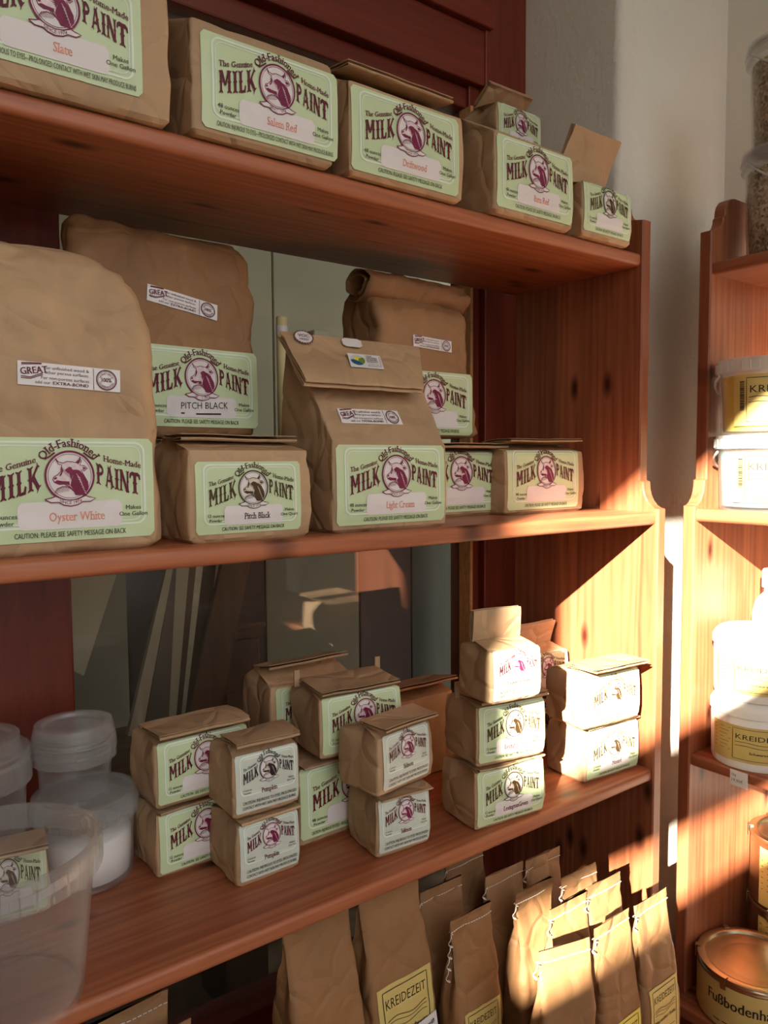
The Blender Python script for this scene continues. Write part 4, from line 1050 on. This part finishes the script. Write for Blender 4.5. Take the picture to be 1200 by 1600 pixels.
T = bucket('small clear cup with two lids stacked on the white powder bucket', -.737, -.066, ZC+.0925, .0335, .0385, .060, rims=((-.001, .009), (-.010, .009)), lid=[(.066, .0415, .006), (.073, .0400, .006), (.079, .0385, .006)], name='plastic_cup')
T['category'] = 'cup'
T = bucket('tall clear lidded bucket behind the big empty one, beside the window stile', -.836, -.055, ZC, .046, .054, .150, rims=((0, .024),), lid=[(.158, .057, .010), (.172, .048, .014)], ribs=0)

# ================================================================== GOODS ON THE SIDE UNIT
def ring_label(parent, F_layers, r0, r1, z0, z1, ang, W, mats, asp, name='label', off=.0008):
    """wrap a flat print round a tapered drum; ang = direction of its middle"""
    first = None; H = z1-z0
    for i, (k, F) in enumerate(F_layers.items()):
        mb = MB(); vs = []
        for x, y, lf in F.v:
            rr = r0+(r1-r0)*y+off+.0003*min(i, 3); a = ang+((x/asp)-.5)*W/((r0+r1)/2); vs.append((rr*math.cos(a), rr*math.sin(a), z0+H*y))
        mb.v = vs; mb.f = F.f; mb.m = F.m
        if first is None: first = mb.build(name, mats.get(k, INKK), parent, smooth=True, recalc=False)
        else: mb.build(k, mats.get(k, INKK), first, recalc=False)
    return first
def drum_print(sub, asp=2.1, big=False, bar=False):
    L = {}; b_ = Flat(); b_.grid(0, asp, 0, 1, 48, 8); L['label'] = b_
    t = Flat(); x0 = asp*(.14 if bar else .24); x1 = asp*(.84 if bar else .80)
    if not big:
        pts = []; fr = [(x0, .08), (x1, .08), (x1, .93), (x0, .93), (x0, .08)]
        for a, c in zip(fr, fr[1:]): pts += [(a[0]+(c[0]-a[0])*k/12, a[1]+(c[1]-a[1])*k/12) for k in range(12)]
        t.stroke(pts+[pts[0]], .012)
        t.text('KREIDEZEIT', (x0+x1)/2, .64, .20, 'c', width=(x1-x0)*.9, bold=-.002)
        for k in range(2): t.stroke([(x0+.05+(x1-x0-.1)*i/16, .55-.10*k+.02*math.sin(i*.6)) for i in range(17)], .012)
        if sub: t.text(sub, (x0+x1)/2, .25, .10, 'c', bold=.014)
        for k in range(0 if bar else 7): t.stroke([(.06, .88-.1*k), (x0*.5, .88-.1*k), (x0-.05-.04*(k % 3), .88-.1*k)], .010)
        for k in range(7): t.stroke([(x1+.05, .88-.1*k), (x1+.2, .88-.1*k), (asp-.05-.03*(k % 3), .88-.1*k)], .010)
    else:
        t.text(sub, asp*.30, .52, .34, 'l', bold=.018, width=asp*.62)
        [t.stroke([(asp*(.34+.06*k), .13+.02*(k % 2)), (asp*(.385+.06*k), .13+.02*(k % 2))], .022) for k in range(7)]
    L['lettering'] = t
    if bar:
        g = Flat(); rr = random.Random(3); y = .3
        while y < .85:
            h_ = rr.choice((.008, .012, .02)); g.add([(x0-.14, y), (x0-.04, y), (x0-.04, y+h_), (x0-.14, y+h_)], [(0, 1, 2, 3)]); y += h_+rr.choice((.008, .012))
        L['bar_code'] = g
    return L
DIR = math.radians(218)
KM = {'label': KYEL, 'lettering': INKK, 'bar_code': INKK}
gR = 'goods on the side shelf unit'
def pot(label, x, y, z, r0, r1, h, fill_mat, fill_h, sub, lid_h=.016, group=gR, white=False):
    t = bucket(label, x, y, z, r0, r1, h, rims=(), mat=CLEAR, group=group, name='paint_bucket')
    b_ = MB(); b_.lathe([(0.0005, .006), (r0-.003, .006), (r0+(r1-r0)*fill_h-.003, h*fill_h), (0.0005, h*fill_h)], n=48); b_.build('powder', fill_mat, t, smooth=True, angle=math.radians(40))
    b_ = MB(); b_.lathe([(0.0005, h-.001), (r1-.004, h-.001), (r1-.003, h+.003), (r1+.003, h+.003), (r1+.004, h-lid_h), (r1+.0015, h-lid_h), (r1+.001, h-.003), (0.0005, h-.003)], n=56); l_ = b_.build('lid', MILKY, t, smooth=True, angle=math.radians(40))
    b_ = MB()
    for k in range(36):
        a = 2*math.pi*k/36; c_, s_ = math.cos(a), math.sin(a); rr = r1+.003
        b_.obox((rr*c_, rr*s_, h-lid_h+.002), (-.001*s_, .001*c_, 0), (.0022*c_, .0022*s_, 0), (0, 0, lid_h-.004))
    b_.build('grip_rib', MILKY, l_)
    b_ = MB(); a0 = math.radians(145); pts = []
    for k in range(25):
        q = math.pi*k/24; X = (r1+.006)*math.cos(q); Yq = -(r1+.006)*math.sin(q)*.9
        pts.append((X*math.cos(a0)-Yq*math.sin(a0), X*math.sin(a0)+Yq*math.cos(a0), h-lid_h-.004-.030*math.sin(q)))
    b_.tube(pts, .0018, 6); b_.build('bail_handle', MILKY, t, smooth=True)
    ring_label(t, drum_print(sub, bar=True), r0+(r1-r0)*.12, r0+(r1-r0)*.80, h*.12, h*.80, DIR+.25, .135, KM, 2.1)
    return t
TURQ = plain('turquoise_powder', srgb(120, 190, 190), .9, .1, .05, 40); YELP = plain('yellow_pigment', srgb(222, 196, 70), .9, .1, .05, 40)
pot('clear bucket of turquoise pigment carrying the yellow bucket', .157, -.337, ZB, .056, .061, .104, TURQ, .80, '')
pot('clear bucket of yellow pigment labelled Spinellgelb on top of the turquoise one', .157, -.337, ZB+.1072, .056, .061, .104, YELP, .80, 'Spinellgelb')
def tub(label, x, y, z, r, h):
    t = thing('soap_tub', label, 'tub', (x, y, z), 0, gR)
    b_ = MB(); b_.lathe([(0.0005, .002), (r*.94, .002), (r*.97, 0), (r, .006), (r+.001, h-.026), (r-.003, h-.020), (0.0005, h-.020)], n=56); b_.build('tub_wall', TUBW, t, smooth=True, angle=math.radians(45))
    b_ = MB(); b_.lathe([(0.0005, h), (r-.008, h), (r-.002, h-.004), (r+.003, h-.012), (r+.003, h-.022), (r-.002, h-.024), (0.0005, h-.022)], n=56); b_.build('lid', TUBW, t, smooth=True, angle=math.radians(45))
    ring_label(t, drum_print('Schwarze Seife', 2.3), r+.0004, r+.0008, .012, h-.034, DIR-.04, .150, KM, 2.3); return t
tub('white tub labelled Schwarze Seife standing on the price-tagged shelf', .157, -.336, ZC, .060, .098)
tub('sunlit white tub labelled Schwarze Seife on top of another tub', .158, -.336, ZC+.098, .059, .098)
t = thing('white_bottle', 'white plastic bottle standing beside the sunlit tub, on the side unit', 'bottle', (.256, -.312, ZC), 0, gR)
b = MB(); b.lathe([(0.0005, .002), (.030, 0), (.033, .006), (.033, .20), (.028, .222), (.0165, .235), (.0165, .244), (0.0005, .244)], n=40); b.build('bottle_body', TUBW, t, smooth=True, angle=math.radians(45))
b = MB(); b.lathe([(.0165, .243), (.020, .243), (.020, .268), (.018, .271), (0.0005, .271)], n=32); b.build('cap', TUBW, t, smooth=True, angle=math.radians(45))
def tin(label, x, y, z, r, h, sub, big=False, paint=KYEL, tabs=6):
    t = thing('paint_tin', label, 'tin', (x, y, z), 0, gR)
    b_ = MB(); b_.lathe([(0.0005, .003), (r-.004, .003), (r-.003, 0), (r, .001), (r, h-.004), (r-.004, h-.004), (0.0005, h-.010)], n=64); b_.build('tin_wall', TIN, t, smooth=True, angle=math.radians(40))
    b_ = MB(); b_.lathe([(0.0005, h-.007), (r-.012, h-.006), (r-.010, h-.001), (r-.006, h), (r+.001, h-.001), (r+.0022, h-.004), (r+.0012, h-.008), (r-.0005, h-.008)], n=64); b_.build('lid', TIN, t, smooth=True, angle=math.radians(50))
    for k in range(tabs):
        a = DIR+.35+2*math.pi*k/tabs; c_, s_ = math.cos(a), math.sin(a); b_ = MB()
        b_.obox(((r+.0024)*c_+.004*s_, (r+.0024)*s_-.004*c_, h-.017), (-.008*s_, .008*c_, 0), (.001*c_, .001*s_, 0), (0, 0, .017))
        b_.obox(((r-.004)*c_+.004*s_, (r-.004)*s_-.004*c_, h), (-.008*s_, .008*c_, 0), (.0074*c_, .0074*s_, 0), (0, 0, .0009)); b_.build('lid_clip', TIN, t)
    ring_label(t, drum_print(sub, 3.4 if big else 2.3, big), r, r, .004, h-.012 if big else h-.016, DIR+(-.40 if big else .2), .24 if big else .15, KM, 3.4 if big else 2.3); return t
tin('large flat tin reading Fu\u00dfbodenhartwachs at the bottom of the side unit', .142, -.349, ZD, .076, .080, 'Fu\u00dfbodenhartwachs', True)
tin('round tin beneath another tin, behind the large flat tin', .284, -.335, ZD, .060, .112, 'Fu\u00dfboden')
tin('sunlit round tin on top of another tin, behind the large flat tin', .284, -.335, ZD+.112, .060, .112, 'Fu\u00dfboden')
def grain_jar(label, x, y, z):
    t = bucket(label, x, y, z, .047, .054, .150, rims=((0, .020),), mat=CLEAR, group=gR, name='grain_bucket', lid=[(.153, .0585, .014)])
    b_ = MB(); b_.lathe([(0.0005, .006), (.0445, .006), (.0500, .125), (.04, .130), (.02, .134), (0.0005, .132)], n=48); b_.build('grain', GRAIN, t, smooth=True)
    b_ = MB(); pts = [((.0595+.001)*math.cos(a)*1.0, (.0605)*math.sin(a), .135-.05*math.sin((a-math.radians(150))*1.0)) for a in [math.radians(150+3.6*k) for k in range(51)]]
    b_.tube(pts, .0016, 6); b_.build('bail_handle', MILKY, t, smooth=True); return t
grain_jar('clear bucket of pale grain standing on the top board of the side unit', .203, -.335, ZA)
grain_jar('clear bucket of pale grain stacked on another grain bucket', .210, -.335, ZA+.1535)
# price tag on the side unit's shelf edge
t = thing('price_tag', 'small white price tag stuck to the shelf edge below the soap tubs', 'price tag', (.0968, -.345, ZC-.0185), math.radians(-90))
b = MB(); b.box(-.013, .013, -.0012, -.0004, -.006, .0165); b.build('tag_paper', WHITE, t)
for tx_, y_, s_ in (('1kg', .0095, .005), ('19,90\u20ac', .001, .0062)):
    F = Flat(); F.text(tx_, -.010, y_, s_, 'l')
    b = MB(); b.v = [(x, -.0014, y-.001) for x, y, l_ in F.v]; b.f = F.f; b.m = F.m; b.build('lettering', INKG, t, recalc=False)

# ================================================================== BACK ROOM THINGS BEHIND THE GLASS
CREAM = plain('cream_board_paint', srgb(186, 182, 150), .6, .3, .05, 8)
GREYB = plain('grey_board', srgb(110, 106, 92), .7, .2, .1, 10)
OLIVE = plain('olive_cupboard_paint', srgb(112, 104, 78), .6, .3, .08, 8)
PAPER = plain('old_paper_edge', srgb(206, 192, 156), .8, .1, .15, 60)
BLUEG = plain('blue_grey_paint', srgb(110, 122, 126), .5, .3, .05)
def slab(name, label, cat, pts, y, th, mat, group=None):
    """upright board whose outline was read off in the picture, standing at depth y, th thick"""
    q = [un(u, v, 1, y) for u, v in pts]; c = (sum(a[0] for a in q)/len(q), y+th/2, min(a[2] for a in q))
    m = MB(); pol = [(a[0]-c[0], a[2]-c[2]) for a in q]
    m.prism(pol, lambda k: (k[0], -th/2, k[1]), lambda k: (k[0], th/2, k[1]))
    o = m.build(name, mat); o.location = c; return tag(o, label, cat, group)
def panel_cab(name, label, x0, x1, z1, y, mat, z0=FLOOR, seam=None):
    t = thing(name, label, 'cupboard', ((x0+x1)/2, y, z0))
    xs = [x0]+([seam] if seam else [])+[x1]; c = (x0+x1)/2
    m = MB(); m.box(x0-c, x1-c, .018, .38, 0, z1-z0); m.build('carcass', mat, t)
    for a, d_ in zip(xs, xs[1:]):
        m = MB(); m.box(a-c+.002, d_-c-.002, 0, .018, .02, z1-z0-.01); m.build('door', mat, t, bevel=.002)
    return t
xs = [un(u, 380, 1, .62)[0] for u in (60, 425, 719)]
t, c0 = thing('cream_cupboard', 'tall cream painted cupboard raised on posts in the back room', 'cupboard', ((xs[0]+xs[2])/2, .62, .0)), (xs[0]+xs[2])/2
m = MB(); m.box(xs[0]-c0, xs[2]-c0, .018, .30, .0, .74); m.build('carcass', CREAM, t)
for a, d_ in zip(xs, xs[1:]):
    m = MB(); m.box(a-c0+.002, d_-c0-.002, 0, .018, .004, .735); m.build('door', CREAM, t, bevel=.002)
m = MB(); m.box(xs[0]-c0, xs[0]-c0+.03, .05, .25, FLOOR, 0); m.build('post', dark_wood, t)
BROWNP = plain('brown_cabinet_paint', srgb(70, 46, 32), .6, .3, .1, 8); GREENP = plain('green_grey_cabinet_paint', srgb(74, 74, 58), .6, .3, .1, 8); SOOT = plain('sooty_brown_paint', srgb(52, 42, 32), .7, .2, .15, 8)
us = [un(u, 950, 1, .56)[0] for u in (300, 415, 562, 643, 712)]; c0 = (us[0]+us[-1])/2
t = thing('sideboard', 'dark sideboard with brown, olive and green grey doors in the back room', 'sideboard', (c0, .56, FLOOR))
m = MB(); m.box(us[0]-c0, us[-1]-c0, .018, .40, 0, -FLOOR-.001); m.build('carcass', dark_wood, t)
for a, d_, q in zip(us, us[1:], (SOOT, OLIVE, BROWNP, GREENP)):
    m = MB(); m.box(a-c0+.002, d_-c0-.002, 0, .018, .03, -FLOOR-.012); m.build('door', q, t, bevel=.002)
for i, (u0, u1, m_, nm_) in enumerate(((719, 733, dark_wood, 'dark narrow post'), (733, 741, BLUEG, 'blue grey narrow post'))):
    x0, x1 = un(u0, 500, 1, .45)[0], un(u1, 500, 1, .45)[0]
    m = MB(); m.box(-(x1-x0)/2, (x1-x0)/2, 0, .03, 0, 1.7); o = m.build('post', m_); o.location = ((x0+x1)/2, .45, FLOOR); tag(o, nm_+' beside the cream cupboard in the back room', 'post')
slab('leaning_board', 'cream panel leaning in the back room beside the window stile', 'board', [(98, 880), (188, 880), (131, 1056), (98, 1040)], .30, .015, CREAM)
gF = 'boards and frames leaning behind the window'
for lab_, pts, y, m_ in (
    ('pale edged grey board leaning in the back room behind the glass', [(262, 880), (272, 880), (222, 1150), (200, 1150)], .34, CREAM),
    ('grey board leaning beside the pale edged one behind the glass', [(272, 880), (276, 880), (262, 1160), (222, 1160)], .345, GREYB),
    ('cream plank leaning upright behind the glass', [(272, 880), (296, 880), (272, 1160), (262, 1160)], .35, CREAM),
    ('narrow dark brown frame leaning behind the glass', [(296, 880), (307, 880), (279, 1160), (258, 1160)], .355, dark_wood),
    ('thin pale lath leaning behind the glass', [(307, 880), (318, 880), (284, 1160), (279, 1160)], .36, PAPER),
    ('dark picture frame leaning behind the glass', [(318, 880), (338, 880), (308, 1160), (284, 1160)], .365, dark_wood),
    ('second thin pale lath leaning between two dark frames', [(338, 880), (348, 880), (324, 990), (318, 985)], .37, CREAM),
    ('broad dark board leaning furthest over behind the glass', [(352, 860), (395, 860), (345, 1110), (288, 1150)], .32, dark_wood)):
    slab('leaning_board', lab_, 'board', pts, y, .012, m_, gF)
# carved chest
cx, cz = un(378, 1020, 1, .42)[0], un(378, 975, 1, .42)[2]
t = thing('carved_chest', 'small dark carved wooden chest in the back room', 'chest', (cx, .48, FLOOR))
m = MB(); m.box(-.045, .045, -.06, .06, 0, cz-FLOOR-.012); m.build('chest_body', dark_wood, t)
m = MB(); m.box(-.05, .05, -.066, .066, cz-FLOOR-.012, cz-FLOOR); m.build('lid', dark_wood, t, bevel=.004)
for k in range(2):
    m = MB(); m.box(-.035, .035, -.064, -.06, cz-FLOOR-.10-.1*k, cz-FLOOR-.03-.1*k); m.build('carved_panel', dark_wood, t, bevel=.003)

# slim things standing at the back of the middle shelf, seen between the sacks
x = un(440, 470, 1, -.022)[0]
t = thing('paper_roll', 'slim pale yellow roll standing at the back between the tall sacks', 'roll', (x, -.022, 0))
b = MB(); b.lathe([(.0005, .001), (.0070, 0), (.0075, .002), (.0075, .258), (.0066, .259), (.0066, .245), (.0005, .245)], n=20); b.build('roll_body', plain('pale_yellow_paper', srgb(226, 212, 156), .6, .3, .05), t, smooth=True, angle=math.radians(40))
b = MB(); b.lathe([(.0077, .236), (.0079, .237), (.0079, .246), (.0077, .247)], n=20); b.build('paper_band', WHITE, t, smooth=True)
x = un(497, 500, 1, -.022)[0]
t = thing('slim_packet', 'slim cream packet standing at the back behind the Light Cream bag', 'packet', (x, -.022, 0))
b = MB(); b.box(-.012, .012, -.010, .010, 0, .236); b.build('packet_body', CREAM, t, bevel=.002)
b = MB(); b.box(-.0124, .0124, -.0104, .0104, .236, .246); b.build('packet_lid', CREAM, t, bevel=.002)
